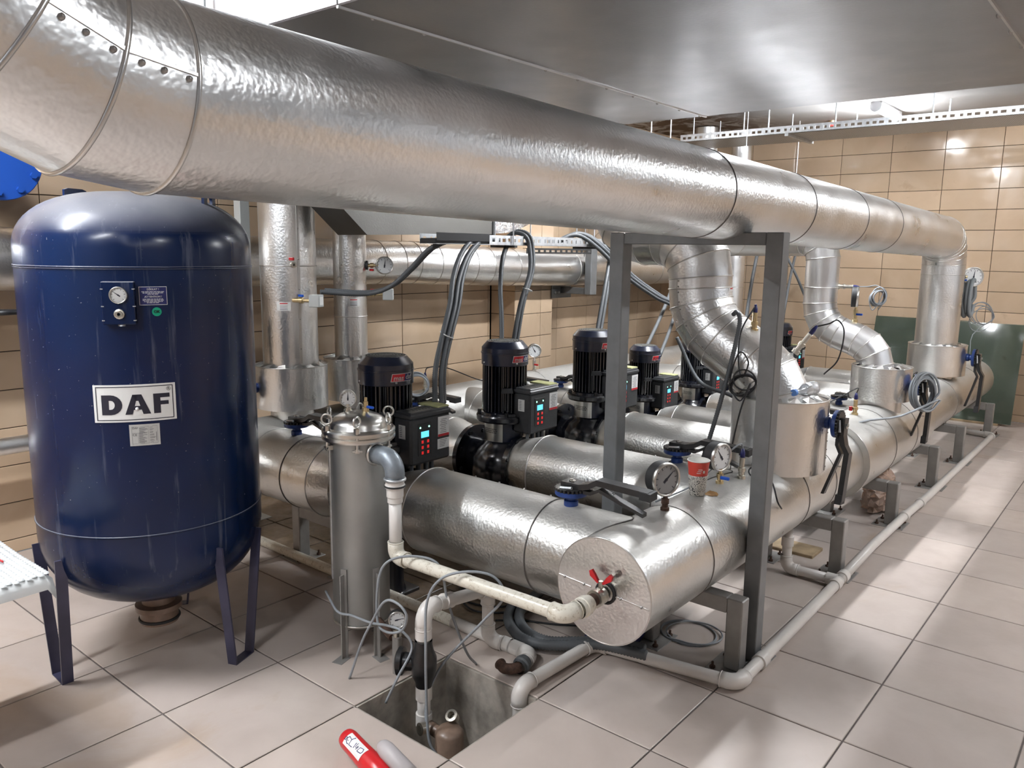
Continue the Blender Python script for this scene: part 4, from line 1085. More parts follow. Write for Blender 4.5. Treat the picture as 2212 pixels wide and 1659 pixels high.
    for k in range(4):
        a = math.radians(-20 + 90 * k); nz = V((math.cos(a), math.sin(a), 0)); c = V((x, y, 0.992)) + nz * 0.121; MB().lathe([(0.0001, 0.005), (0.004, 0.004), (0.006, 0)], c, nz, 8).build('screw', 'screw', hd_)
    # brand sticker, slanted, wrapped on the hood
    def fh(u_, z, h):
        an = math.radians(-5) + u_ / 0.121
        return V((x + (0.1225 + h) * math.cos(an), y + (0.1225 + h) * math.sin(an), z))
    def slant(u0, u1, z0, z1, h0, h1, mat, name, par, n=8):
        m = MB(); vs = []; fs = []; k = n + 1
        for h in (h0, h1):
            for z in (z0, z1):
                for i in range(k):
                    u_ = u0 + (u1 - u0) * i / n + (z - 1.014) * 0.2; vs.append(fh(u_, z, h))
        for i in range(n): fs += [(i, i + 1, k + i + 1, k + i), (2 * k + i, 3 * k + i, 3 * k + i + 1, 2 * k + i + 1), (i, 2 * k + i, 2 * k + i + 1, i + 1), (k + i, k + i + 1, 3 * k + i + 1, 3 * k + i)]
        fs += [(0, k, 3 * k, 2 * k), (n, 2 * k + n, 3 * k + n, k + n)]
        m._add(vs, fs); return m.build(name, mat, par)
    bs = slant(-0.054, 0.054, 0.998, 1.032, -0.0006, 0.0008, 'sticker_white', 'brand_sticker', hd_)
    slant(-0.052, 0.008, 1.0000, 1.030, 0.0008, 0.0012, 'print_red', 'sticker_field', bs)
    slant(0.008, 0.052, 1.0000, 1.030, 0.0008, 0.0012, 'print_navy', 'sticker_field', bs)
    text('mas', 0.030, 'sticker_white', bs, None, None, None, fn=lambda a, b, c: fh(a - 0.022, b + 1.0125, 0.0017), offset=0.0006, shear=0.12)
    text('daf', 0.030, 'sticker_white', bs, None, None, None, fn=lambda a, b, c: fh(a + 0.030, b + 1.0155, 0.0017), offset=0.0006, shear=0.12)
    # inverter box on the side of the motor
    bx0, bx1, by0, by1, bz0, bz1 = x + 0.095, x + 0.205, y - 0.045, y + 0.195, 0.640, 0.872
    vb = MB().box(bx0, bx1, by0, by1, bz0, bz1 - 0.025, 0.010).build('inverter_box', 'vfd_black', t)
    m = MB(); m.box(bx0 - 0.002, bx1 + 0.003, by0 - 0.003, by1 + 0.003, bz1 - 0.030, bz1 - 0.008, 0.006)
    m.box(bx0 + 0.006, bx1 - 0.004, by0 + 0.006, by1 - 0.006, bz1 - 0.012, bz1, 0.004); m.build('box_lid', 'vfd_black', vb)
    v_ = MB()
    for k in range(7):
        cy = by0 + 0.05 + k * 0.018; v_.tube([(bx0 + 0.03 + 0.006 * math.sin(k), cy, bz1 + 0.0005), (bx0 + 0.05, cy + 0.010, bz1 + 0.001), (bx0 + 0.075, cy + 0.004, bz1 + 0.0005)], 0.0022, 5)
    v_.build('top_vents', 'grille_dust', vb)
    MB().box(bx0 - 0.03, bx0 + 0.10, by1 - 0.070, by1 + 0.002, bz1 - 0.004, bz1 + 0.006, 0.003).build('foam_pad', 'foam_yellow', vb)
    MB().box(bx1, bx1 + 0.002, y - 0.005, y + 0.075, bz0 + 0.040, bz1 - 0.052, 0.0006).build('keypad', 'rubber', vb)
    MB().box(bx1 + 0.002, bx1 + 0.0028, y + 0.012, y + 0.058, bz0 + 0.118, bz0 + 0.145).build('display', 'screen', vb)
    for dy in (0.008, 0.060): MB().lathe([(0.0001, 0.003), (0.003, 0.002), (0.0045, 0)], (bx1 + 0.002, y + dy, bz0 + 0.163), (1, 0, 0), 10).build('status_led', 'led_green', vb)
    for r_ in range(3):
        for dy in (0.014, 0.047): 
            kb = MB(); cz = bz0 + 0.100 - r_ * 0.024; kb.box(bx1 + 0.002, bx1 + 0.0035, y + dy, y + dy + 0.012, cz - 0.007, cz + 0.006, 0.0006); kb.build('key', 'key_red', vb)
    ls = MB().box(bx1 + 0.0005, bx1 + 0.0015, by1 - 0.080, by1 - 0.012, bz0 + 0.105, bz1 - 0.038).build('label', 'sticker_white', vb)
    MB().box(bx1 + 0.0015, bx1 + 0.002, by1 - 0.080, by1 - 0.012, bz0 + 0.105, bz0 + 0.116).build('label_band', 'print_red', vb)
    pl = MB()
    for k in range(9): pl.box(bx1 + 0.0015, bx1 + 0.0019, by1 - 0.070 + random.uniform(0, 0.01), by1 - 0.022 - random.uniform(0, 0.012), bz1 - 0.052 - k * 0.0082, bz1 - 0.050 - k * 0.0082)
    pl.build('label_print', 'ink_grey', vb)
    MB().box(bx0 + 0.035, bx0 + 0.075, by0 - 0.0012, by0 + 0.0004, bz0 + 0.115, bz0 + 0.175).build('label', 'sticker_silver', vb)
    pl = MB()
    for k in range(6): pl.box(bx0 + 0.040, bx0 + 0.056, by0 - 0.0016, by0 - 0.001, bz0 + 0.125 + k * 0.008, bz0 + 0.128 + k * 0.008)
    pl.build('label_print', 'ink_grey', vb)
    for k, dy in enumerate((0.03, 0.07, 0.115, 0.15)):
        q = [V((bx0 + 0.05, by0 + 0.03 + dy, bz0 + 0.01)), V((bx0 + 0.05, by0 + 0.03 + dy, bz0 - 0.05)), V((bx0 + 0.035, by0 + 0.06 + dy, bz0 - 0.10)), V((bx0 - 0.02, by0 + 0.10 + dy, bz0 - 0.16))]
        MB().tube(smooth_path(q, 5), 0.011 if k else 0.008, 8).build('cable_tail', 'conduit' if k else 'cable_grey', vb)
    return t
P0 = make_pump('black vertical pump with inverter box nearest the strainer, two white labels')
pl_labels = ['black vertical pump with inverter box left of the portal frame, second in the row', 'black vertical pump half hidden by the left post of the portal frame',
             'smaller navy pump seen through the portal frame opening', 'pump mostly hidden behind the wide S-bend pipe',
             'pump in the gap between the two S-bend pipes', 'farthest pump in the row beside the far wall']
for (y, r, z), lab in zip(BR[1:], pl_labels):
    c = copy_tree(P0); c['label'] = lab; c.location = (PXX, y, 0)
    if r < 0.16: c.scale = (0.84, 0.84, 0.87)
    else: c.scale = (1, 1, 1)
# second paper label on the first inverter box only
x, y = PXX, BR[0][0]
vb0 = [o for o in P0.children if o.name.startswith('inverter_box')][0]
MB().box(x + 0.2055, x + 0.2065, y + 0.112, y + 0.184, 0.690, 0.735).build('label', 'sticker_white', vb0)
pl = MB()
for k in range(5): pl.box(x + 0.2065, x + 0.2069, y + 0.125, y + 0.170 - 0.004 * k, 0.728 - k * 0.007, 0.730 - k * 0.007)
pl.build('label_print', 'ink_grey', vb0)

# ------------------------------------------------------------------ butterfly valves
def valve(label, o, up, lev, cat='valve', s=1.0, group='butterfly valves', lever_len=0.30, dirty=True):
    "o: foot of the stem on the jacket; up: stem axis; lev: lever direction"
    up = V(up).normalized(); lv = V(lev).normalized(); lv = (lv - up * lv.dot(up)).normalized(); sd = up.cross(lv)
    M = Matrix.Translation(V(o)) @ Matrix((lv, sd, up)).transposed().to_4x4() @ Matrix.Scale(s, 4)
    t = thing('butterfly_valve', label, cat, o, group)
    MB(M).lathe([(0.026, -0.02), (0.026, 0.018), (0.020, 0.022), (0.020, 0.040), (0.030, 0.044)], n=20, sharp=True).build('stem_neck', 'valve_blue', t)
    MB(M).lathe([(0.0001, 0.040), (0.058, 0.040), (0.060, 0.044), (0.060, 0.058), (0.0001, 0.058)], n=36, sharp=True).build('top_flange', 'valve_blue', t)
    m = MB(M); vs = []
    for z in (0.058, 0.068):
        for k in range(72):
            a = 2 * PI * k / 72; r = 0.062 if k % 3 else 0.055
            vs.append((r * math.cos(a), r * math.sin(a), z))
    m._add(vs, [(i, (i + 1) % 72, 72 + (i + 1) % 72, 72 + i) for i in range(72)]); m._add(vs[72:], [tuple(range(72))]); m._add(vs[:72], [tuple(range(72))[::-1]])
    m.build('notch_plate', 'black_iron', t)
    # lever: flat head over the stem, raised grip arm and the trigger below it
    hw = 0.024
    def arm(pts, w0, w1, th, nm, mat='black_iron'):
        m = MB(M); n = len(pts)
        for i in range(n - 1):
            (xa, za), (xb, zb) = pts[i], pts[i + 1]; wa = w0 + (w1 - w0) * i / (n - 1); wb = w0 + (w1 - w0) * (i + 1) / (n - 1)
            m._add([(xa, -wa, za), (xa, wa, za), (xa, wa, za + th), (xa, -wa, za + th), (xb, -wb, zb), (xb, wb, zb), (xb, wb, zb + th), (xb, -wb, zb + th)],
                   [(0, 1, 2, 3), (4, 7, 6, 5), (0, 4, 5, 1), (1, 5, 6, 2), (2, 6, 7, 3), (3, 7, 4, 0)])
        return m.build(nm, mat, t)
    arm([(-0.030, 0.068), (0.045, 0.068), (0.085, 0.078), (0.118, 0.098), (lever_len, 0.090)], 0.026, hw, 0.022, 'lever')
    arm([(0.060, 0.056), (0.090, 0.056), (0.125, 0.074), (lever_len * 0.60, 0.052), (lever_len * 0.94, 0.018)], 0.018, 0.015, 0.013, 'trigger')
    arm([(lever_len - 0.03, 0.084), (lever_len + 0.012, 0.082)], 0.027, 0.027, 0.028, 'grip', 'rubber')
    b = MB(M); b.cyl((0.005, 0, 0.084), (0.005, 0, 0.094), 0.013, n=6, smooth=False); b.cyl((0.0, 0, 0.094), (0.0, 0, 0.099), 0.007, n=10); b.build('stem_bolt', 'steel', t)
    b = MB(M); b.cyl((-0.022, -0.040, 0.070), (0.030, -0.045, 0.078), 0.006, n=6, smooth=False); b.build('stop_bolt', 'galv', t)
    MB(M).tube([V((lever_len * 0.55 + 0.004 * math.cos(k * 1.6), 0.004 * math.sin(k * 1.6), 0.062 + k * 0.0016)) for k in range(16)], 0.0012, 5).build('spring', 'galv', t)
    return t
vl = ['black lever valve with rusty notch plate on the nearest branch, beside the large gauge', 'black lever valve on the second branch behind the paper cups',
      'black lever valve on the third branch behind the wide sleeve', 'black lever valve on the fourth branch, right of the plastic bottle', 'black lever valve on the fifth branch of the front manifold']
for i in range(5):
    y, r, z = BR[i]; valve(vl[i], (-0.955 if i < 3 else -0.93, y, z + r), (0, 0, 1), (1, 0.04, 0), lever_len=0.32 if i < 3 else 0.24, s=1.0 if i < 3 else 0.85)
vr = ['black lever valve on the rear branch between the tank and the strainer', 'black lever valve behind the first pump, hung with coiled grey cable', 'black lever valve behind the second pump', 'black lever valve behind the third pump, seen left of the frame', 'black lever valve on the rear branch behind the navy pump', ]
for i in range(5):
    y, r, z = BR[i]; valve(vr[i], (-2.63, y, z + r * 0.99), (0, 0, 1), (1, 0.10, 0) if i != 3 else (1, -0.2, 0), lever_len=0.30, s=1.0 if i < 3 else 0.85)
valve('black lever valve hanging down from the wide sleeve of the first S-bend', (-0.447, 0.985, 0.835), (1, 0, 0), (0.0, -0.10, -1), lever_len=0.33)
valve('black lever valve hanging on the second S-bend sleeve under coiled cable', (-0.482, 2.60, 0.800), (1, 0, 0), (0.0, 0.06, -1), lever_len=0.33)
valve('black lever valve with rusty plate on the farthest sleeve', (-0.498, 4.30, 0.80), (1, 0, 0), (0.0, 0.0, -1), lever_len=0.36, s=1.1)
valve('black lever valve pointing up on the riser sleeve beside the tank', (-3.05, -0.146, 0.815), (-0.1, -1, 0), (0, 0, 1), lever_len=0.34)

# ------------------------------------------------------------------ gauges and pressure sensors
def gauge(label, o, face, R, h, depth=0.03, cock='nickel', needle=0.4, handle=None, rim='rubber', group='round gauges', fm='dial'):
    "o: foot on the pipe, face: direction the dial looks to"
    o = V(o); f = V(face).normalized(); sd = V((0, 0, 1)).cross(f).normalized(); upv = f.cross(sd)
    t = thing('pressure_gauge', label, 'gauge', o, group)
    m = MB(); m.lathe([(0.016, -0.012), (0.016, 0.010), (0.011, 0.012), (0.011, h * 0.45), (0.014, h * 0.46), (0.014, h * 0.8), (0.008, h * 0.82), (0.008, h + 0.01)], o, n=14, sharp=True); m.build('stem', cock, t)
    c = o + V((0, 0, h + R * 0.98)); M = Matrix.Translation(c) @ Matrix((sd, upv, f)).transposed().to_4x4()
    MB(M).lathe([(0.0001, -depth), (R * 0.97, -depth), (R * 0.99, -depth + 0.004), (R * 0.99, 0.0)], n=40, sharp=True).build('case', rim, t)
    dial_face(M, R, t, needle=needle, fm=fm)
    if handle:
        MB().box(o.x + 0.008, o.x + 0.045, o.y - 0.018, o.y - 0.006, o.z + h * 0.42, o.z + h * 0.42 + 0.012, 0.002).build('cock_handle', handle, t)
    return t
gauge('large round pressure gauge on top of the manifold, nearest the end disc', (HX, -0.03, HZ + HR), (0.93, -0.34, 0.02), 0.062, 0.052, 0.045, 'rust', needle=0.72, fm='dial_shaded')
gauge('round pressure gauge partly hidden behind the stacked paper cups', (HX, 0.42, HZ + HR), (0.97, -0.25, 0), 0.058, 0.05, 0.045, 'brass', needle=2.2, handle='handle_blue')
gauge('small round gauge on the rear header between the second and third pumps', (RX, 2.22, RZ + RR), (0.72, -0.69, 0), 0.052, 0.10, 0.035, 'nickel', needle=2.1, handle='handle_red')
gauge('gauge seen edge-on on the second S-bend pipe with a blue cock', (-0.83, 2.60, 1.155), (0.95, 0.32, 0), 0.062, 0.085, 0.030, 'brass', needle=1.0, handle='handle_blue')
# side-mounted gauges on the risers
def side_gauge(label, o, out, face, R, reach, hmat, rosette='rubber'):
    o = V(o); d = V(out).normalized(); f = V(face).normalized(); sd = V((0, 0, 1)).cross(f).normalized(); upv = f.cross(sd)
    t = thing('dial_gauge', label, 'gauge', o, 'round gauges')
    MB().cyl(o - d * 0.004, o + d * 0.012, 0.026, n=18).build('rosette', rosette, t)
    MB().lathe([(0.010, 0.0), (0.010, reach * 0.35), (0.014, reach * 0.36), (0.014, reach * 0.62), (0.009, reach * 0.64), (0.009, reach)], o, d, 12, sharp=True).build('cock_body', 'brass', t)
    MB().box(o.x + d.x * reach * 0.4 - 0.008, o.x + d.x * reach * 0.4 + 0.022, o.y + d.y * reach * 0.4 - 0.006, o.y + d.y * reach * 0.4 + 0.006, o.z - 0.032, o.z - 0.020, 0.002).build('cock_handle', hmat, t)
    c = o + d * (reach + R * 0.7); M = Matrix.Translation(c) @ Matrix((sd, upv, f)).transposed().to_4x4()
    MB(M).lathe([(0.0001, -0.03), (R * 0.97, -0.03), (R * 0.99, -0.025), (R * 0.99, 0.0)], n=36, sharp=True).build('case', 'steel', t)
    dial_face(M, R, t, needle=1.45); return t
side_gauge('white round thermometer gauge with red cock on the slim riser pipe', (-2.93, 0.515, 1.46), (0.72, 0.70, 0), (0.80, -0.60, 0), 0.052, 0.07, 'handle_red')
side_gauge('white round gauge on the far vertical end of the supply pipe', (-0.60, 4.40, 1.40), (0.72, 0.70, 0), (0.62, -0.78, 0), 0.075, 0.04, 'handle_blue')
def sensor(label, o, h=0.075, cable=None, d=(0, 0, 1), cap='print_navy', cock=None, body='nickel', group='pressure sensors', cmat='cable_black'):
    o = V(o); d = V(d).normalized(); t = thing('pressure_sensor', label, 'sensor', o, group)
    MB().lathe([(0.018, -0.01), (0.018, 0.008), (0.012, 0.010), (0.012, h * 0.30), (0.016, h * 0.32), (0.016, h * 0.48), (0.011, h * 0.50), (0.011, h * 0.95), (0.014, h)], o, d, 12, sharp=True).build('body', body, t)
    MB().lathe([(0.010, h), (0.010, h * 1.22), (0.005, h * 1.45), (0.0001, h * 1.46)], o, d, 12).build('plug', cap, t)
    if cock: MB().box(o.x - 0.03, o.x - 0.012, o.y - 0.016, o.y - 0.004, o.z + h * 0.22, o.z + h * 0.52, 0.003).build('cock_handle', cock, t)
    if cable: MB().tube(smooth_path([o + d * h * 1.4] + [V(p) for p in cable], 8), 0.0035, 6).build('lead', cmat, t)
    return t
sensor('brass pressure sensor with a blue plug standing beside the frame post', (HX + 0.03, 0.56, HZ + HR), 0.085, [(-0.63, 0.53, 0.79), (-0.65, 0.49, 0.77), (-0.70, 0.44, 0.70), (-0.74, 0.33, 0.635), (-0.80, 0.15, 0.60)], cmat='cable_grey')
sensor('brass pressure sensor with red cock below the second S-bend sleeve', (HX + 0.02, 2.10, HZ + HR + 0.03), 0.085, [(-0.63, 2.08, 0.825), (-0.64, 2.0, 0.82), (-0.70, 1.8, 0.77), (-0.76, 1.6, 0.72)], cock='handle_red', body='brass')
sensor('small sensor beyond the coiled grey cable on the far manifold', (HX + 0.02, 3.45, HZ + HR), 0.075, [(-0.63, 3.40, 0.77), (-0.66, 3.30, 0.74)], cock='handle_red', body='brass')
sensor('small plugged sensor with a looping lead on the rear header behind the second pump', (RX + 0.02, 1.05, RZ + RR), 0.08, [(-3.0, 1.08, 0.80), (-2.95, 1.2, 0.79), (-2.85, 1.4, 0.70), (-2.75, 1.5, 0.68)])
sensor('small plugged sensor behind the coiled cable near the first pump', (RX + 0.02, 0.62, RZ + RR), 0.08, [(-3.0, 0.60, 0.80), (-2.98, 0.55, 0.79), (-2.90, 0.50, 0.72)])
sensor('horizontal sensor with white body on the second S-bend pipe', (-0.955, 2.63, 1.36), 0.085, [(-0.80, 2.72, 1.363), (-0.76, 2.74, 1.37), (-0.72, 2.75, 1.34), (-0.74, 2.73, 1.26), (-0.77, 2.72, 1.22), (-0.79, 2.72, 1.30), (-0.74, 2.74, 1.36), (-0.70, 2.75, 1.30), (-0.74, 2.74, 1.22)], d=(0.85, 0.5, 0), cmat='cable_grey')
sensor('tilted sensor with a black lead right of the frame post on the wide S-bend', (-0.62, 1.05, 1.125), 0.10, [(-0.50, 1.10, 1.255), (-0.47, 1.12, 1.27), (-0.44, 1.12, 1.22), (-0.45, 1.10, 1.10), (-0.50, 1.08, 1.03)], d=(0.55, 0.1, 0.83))
sensor('brass fitting sensor standing just left of the frame post on the wide S-bend', (-0.78, 0.95, 1.215), 0.08, [(-0.80, 0.86, 1.22), (-0.79, 0.82, 1.10), (-0.76, 0.80, 1.02), (-0.73, 0.79, 1.09), (-0.77, 0.78, 1.13), (-0.80, 0.77, 1.00), (-0.75, 0.77, 0.92), (-0.71, 0.78, 1.0), (-0.74, 0.76, 0.88), (-0.77, 0.74, 0.66)], body='brass')
# pressure switches on the risers
def pswitch(label, o, out, blue):
    o = V(o); d = V(out).normalized(); t = thing('pressure_switch', label, 'switch', o, 'pressure switches')
    MB().lathe([(0.012, -0.008), (0.012, 0.03), (0.016, 0.031), (0.016, 0.05), (0.009, 0.052), (0.009, 0.10)], o, d, 12, sharp=True).build('cock_body', 'brass', t)
    e = o + d * 0.038; MB().box(e.x - 0.018, e.x + 0.018, e.y - 0.006, e.y + 0.006, e.z + 0.018, e.z + 0.030, 0.002).build('cock_handle', blue, t)
    c = o + d * 0.125; sd = V((0, 0, 1)).cross(d)
    M = Matrix.Translation(c) @ Matrix((d, sd, V((0, 0, 1)))).transposed().to_4x4()
    MB(M).box(-0.03, 0.03, -0.026, 0.026, -0.032, 0.032, 0.003).build('switch_box', 'box_grey', t)
    MB(M).box(0.030, 0.0306, -0.018, 0.018, -0.02, 0.022).build('switch_label', 'sticker_white', t)
    return t
pswitch('grey pressure switch with a blue cock on the wide riser pipe', (-2.868, -0.02, 1.285), (0.9, 0.42, 0), 'handle_blue')
pswitch('grey pressure switch with a red cock on the slim riser pipe', (-2.925, 0.51, 1.295), (0.70, 0.71, 0), 'handle_red')
ck = thing('drain_cock', 'small drain cock with red handle at the joint of the wide riser', 'valve', (-2.865, -0.03, 1.47))
MB().lathe([(0.010, -0.006), (0.010, 0.018), (0.015, 0.019), (0.015, 0.04), (0.007, 0.041)], (-2.868, -0.03, 1.468), (0.9, -0.3, 0), 12, sharp=True).build('cock_body', 'nickel', ck)
MB().box(-2.865, -2.83, -0.05, -0.038, 1.49, 1.505, 0.002).build('cock_handle', 'handle_red', ck)
for x, y, z, R, a, lab, nm in ((-3.0, 0.04, 1.255, 0.1465, -46, 0, 0), (-3.0, 0.455, 1.255, 0.0945, -28, 0, 0)):
    root = r1 if R > 0.12 else r2
    for (z0, z1, h, mt) in ((z - 0.025, z + 0.020, 0.0008, 'sticker_white'), (z + 0.010, z + 0.015, 0.0012, 'print_red'), (z - 0.002, z + 0.001, 0.0012, 'ink_grey'), (z - 0.012, z - 0.009, 0.0012, 'ink_grey'), (z - 0.020, z - 0.017, 0.0012, 'ink_grey')):
        wdt = 0.036 if mt == 'sticker_white' else 0.020
        m = MB(); m.lathe([(R + h, z0), (R + h, z1)], (x, y, 0), n=6, a0=math.radians(a) - wdt / R, a1=math.radians(a) + wdt / R); m.build('paper_label' if mt == 'sticker_white' else 'label_print', mt, root)
# printed label on the wide S-bend
for (z0, z1, h, mt) in ((1.30, 1.405, 0.0008, 'sticker_white'), (1.392, 1.398, 0.0012, 'print_red'), (1.375, 1.380, 0.0012, 'ink_grey'), (1.362, 1.366, 0.0012, 'ink_grey'), (1.348, 1.353, 0.0012, 'print_red'), (1.33, 1.335, 0.0012, 'print_navy'), (1.315, 1.32, 0.0012, 'print_navy')):
    wdt = 0.045 if mt == 'sticker_white' else 0.030
    MB().lathe([(0.1475 + h, z0), (0.1475 + h, z1)], (-1.07, 0.98, 0), n=8, a0=math.radians(14) - wdt / 0.146, a1=math.radians(14) + wdt / 0.146).build('paper_label' if mt == 'sticker_white' else 'label_print', mt, s1)

# ------------------------------------------------------------------ strainer (filter housing)
FX, FY, FR = -1.665, -0.60, 0.110
fh_ = thing('strainer_housing', 'cylindrical stainless strainer housing with a domed lid and ring clamps', 'filter', (FX, FY, 0))
m = MB(); m.lathe([(0.0001, 0.10), (0.06, 0.102), (0.095, 0.115), (FR, 0.135), (FR, 0.858)], (FX, FY, 0), n=56); m.build('body', 'strainer_steel', fh_)
MB().torus((FX, FY, 0.130), (0, 0, 1), FR + 0.001, 0.004, 56, 6).build('weld_bead', 'steel', fh_)
m = MB(); m.lathe([(FR, 0.848), (0.136, 0.850), (0.138, 0.856), (0.138, 0.866), (0.130, 0.869), (0.130, 0.873), (0.138, 0.876), (0.138, 0.886), (0.132, 0.892), (0.112, 0.894)], (FX, FY, 0), n=56, sharp=True); m.build('rim', 'steel', fh_)
pr = [(0.113, 0.890)]
for k in range(9):
    a = k / 8 * PI / 2; pr.append((max(0.108 * math.cos(a), 0.0001), 0.900 + 0.052 * math.sin(a)))
m = MB(); m.lathe(pr, (FX, FY, 0), n=56); lid = m.build('lid', 'steel', fh_)
for k in range(6):
    a = math.radians(-42 + 60 * k); nz = V((math.cos(a), math.sin(a), 0)); sd = V((-nz.y, nz.x, 0)); c = V((FX, FY, 0)) + nz * 0.130
    cl = MB(); cl.cyl(c + V((0, 0, 0.822)), c + V((0, 0, 0.915)), 0.006, n=10); cl.lathe([(0.012, 0.0), (0.012, 0.018), (0.007, 0.02)], c + V((0, 0, 0.892)), n=6, sharp=True, smooth=False)
    cb = cl.build('clamp_bolt', 'steel', fh_)
    MB().torus(c + V((0, 0, 0.935)), nz * 0.6 + sd * 0.8, 0.019, 0.004, 20, 8).build('eye', 'steel', cb)
    q = MB(); q.cyl(c + V((0, 0, 0.826)) - sd * 0.018, c + V((0, 0, 0.826)) + sd * 0.018, 0.005, n=8); q.prism([c - sd * 0.008 - nz * 0.02 + V((0, 0, 0.818)), c + sd * 0.008 - nz * 0.02 + V((0, 0, 0.818)), c + sd * 0.008 + nz * 0.004 + V((0, 0, 0.818)), c - sd * 0.008 + nz * 0.004 + V((0, 0, 0.818))], (0, 0, 0.016)); q.build('hinge', 'steel', cb)
for a, foot in ((-75, 1), (-10, 1), (110, 1)):
    a = math.radians(a); nz = V((math.cos(a), math.sin(a), 0)); sd = V((-nz.y, nz.x, 0)); c = V((FX, FY, 0)) + nz * (FR + 0.014)
    m = MB(); m.prism([c - sd * 0.013 - nz * 0.014 , c + sd * 0.013 - nz * 0.014, c + sd * 0.013 - nz * 0.010, c - sd * 0.013 - nz * 0.010], (0, 0, 0.36)); m.prism([c - sd * 0.002 - nz * 0.012, c + sd * 0.002 - nz * 0.012, c + sd * 0.002 + nz * 0.012, c - sd * 0.002 + nz * 0.012], (0, 0, 0.34)); lg = m.build('leg', 'stand_paint', fh_)
    MB().prism([c - sd * 0.022 - nz * 0.016 + V((0, 0, 0.0005)), c + sd * 0.022 - nz * 0.016 + V((0, 0, 0.0005)), c + sd * 0.022 + nz * 0.045 + V((0, 0, 0.0005)), c - sd * 0.022 + nz * 0.045 + V((0, 0, 0.0005))], (0, 0, 0.005)).build('foot', 'stand_paint', lg)
# strip seam along the left of the body
a = math.radians(-118); nz = V((math.cos(a), math.sin(a), 0)); sd = V((-nz.y, nz.x, 0)); c = V((FX, FY, 0)) + nz * FR
MB().prism([c - sd * 0.010 + V((0, 0, 0.30)), c + sd * 0.010 + V((0, 0, 0.30)), c + sd * 0.010 + nz * 0.004 + V((0, 0, 0.30)), c - sd * 0.010 + nz * 0.004 + V((0, 0, 0.30))], (0, 0, 0.54)).build('side_strip', 'galv', fh_)
lg_ = gauge('small round gauge on the strainer lid', (FX - 0.035, FY - 0.02, 0.944), (0.80, -0.60, 0), 0.032, 0.022, 0.02, 'nickel', needle=1.55, rim='steel')
vn = thing('vent_cock', 'little brass vent cock with blue handle on the strainer lid', 'valve', (FX + 0.02, FY + 0.02, 0.948))
MB().lathe([(0.013, -0.004), (0.013, 0.018), (0.009, 0.02), (0.009, 0.04), (0.006, 0.042), (0.006, 0.056), (0.0001, 0.058)], (FX + 0.02, FY + 0.02, 0.946), n=12, sharp=True).build('cock_body', 'brass', vn)
MB().box(FX + 0.026, FX + 0.062, FY + 0.016, FY + 0.028, 0.962, 0.972, 0.003).build('cock_handle', 'handle_blue', vn)
g3 = gauge('small gauge with black case at the foot of the strainer', (-1.395, -0.66, 0.165), (0.72, -0.60, 0.2), 0.032, 0.02, 0.035, 'nickel', needle=0.2)
MB().box(-1.412, -1.376, -0.672, -0.650, 0.0005, 0.155, 0.003).build('drain_post', 'stand_paint', fh_)
MB().cyl((-1.57, -0.62, 0.16), (-1.42, -0.66, 0.14), 0.016, n=12).build('drain_pipe', 'rust', fh_)

# ------------------------------------------------------------------ white plastic pipework
PR = 0.0235
def pvc(root, pts, r=PR, bend=0.045, mat='pvc', elbows=True, sockets=()):
    N = nodes_of(pts, bend, 7); 
    MB().tube(N, r, 18).build('pipe_run', mat, root)
    P = [V(p) for p in pts]
    for i in range(1, len(P) - 1):
        if not elbows: break
        a = (P[i - 1] - P[i]).normalized(); b = (P[i + 1] - P[i]).normalized()
        if a.angle(b) > 2.8: continue
        L = bend * math.tan((PI - a.angle(b)) / 2) + 0.022
        q = nodes_of([P[i] + a * L, P[i], P[i] + b * L], bend, 7); e = MB().tube(q, r * 1.24, 18).build('elbow', mat, root)
        for s_ in (a, b): MB().torus(P[i] + s_ * L, s_, r * 1.18, r * 0.12, 20, 6).build('socket_ring', mat, e)
    for p, d in sockets:
        p = V(p); d = V(d).normalized(); MB().cyl(p - d * 0.024, p + d * 0.024, r * 1.24, n=18).build('coupling', mat, root)
la = thing('strainer_outlet_pipe', 'stained white plastic pipe from the strainer down and across to the manifold end disc', 'pipe', (-1.442, -0.62, 0.42))
q = nodes_of([(-1.566, -0.61, 0.806), (-1.442, -0.62, 0.806), (-1.442, -0.62, 0.735)], 0.052, 8)
MB().tube(q, 0.036, 20).build('iron_elbow', 'iron_elbow', la)
MB().torus((-1.556, -0.611, 0.806), (1, 0, 0), 0.038, 0.007, 24, 8).build('elbow_ring', 'steel', la)
MB().torus((-1.442, -0.62, 0.733), (0, 0, 1), 0.036, 0.006, 24, 8).build('elbow_ring', 'galv', la)
MB().lathe([(0.0001, 0.0), (0.034, 0.0), (0.034, -0.014), (0.037, -0.016), (0.037, -0.026), (0.031, -0.028), (0.031, -0.060), (0.028, -0.064), (0.028, -0.082)], (-1.442, -0.62, 0.728), n=22, sharp=True).build('union', 'pvc', la)
MB().torus((-1.442, -0.62, 0.708), (0, 0, 1), 0.036, 0.004, 24, 6).build('union_seal', 'rubber', la)
pvc(la, [(-1.442, -0.62, 0.66), (-1.442, -0.62, 0.44)], mat='pvc')
pvc(la, [(-1.442, -0.62, 0.50), (-1.442, -0.62, 0.437), (-0.668, -0.625, 0.452), (-0.650, -0.535, 0.462)], mat='pvc_dirty', bend=0.034)
MB().lathe([(0.030, 0.0), (0.030, 0.018), (0.033, 0.02), (0.033, 0.042), (0.028, 0.044), (0.028, 0.060)], (-0.652, -0.58, 0.460), (0, 1, 0.0), 20, sharp=True).build('threaded_adapter', 'pvc_dirty', la)
MB().cyl((-0.65, -0.535, 0.464), (-0.65, -0.488, 0.465), 0.021, n=16).build('nipple', 'rust', la)
bv = thing('ball_valve', 'nickel ball valve with red butterfly handle on the manifold end disc', 'valve', (-0.65, -0.47, 0.44))
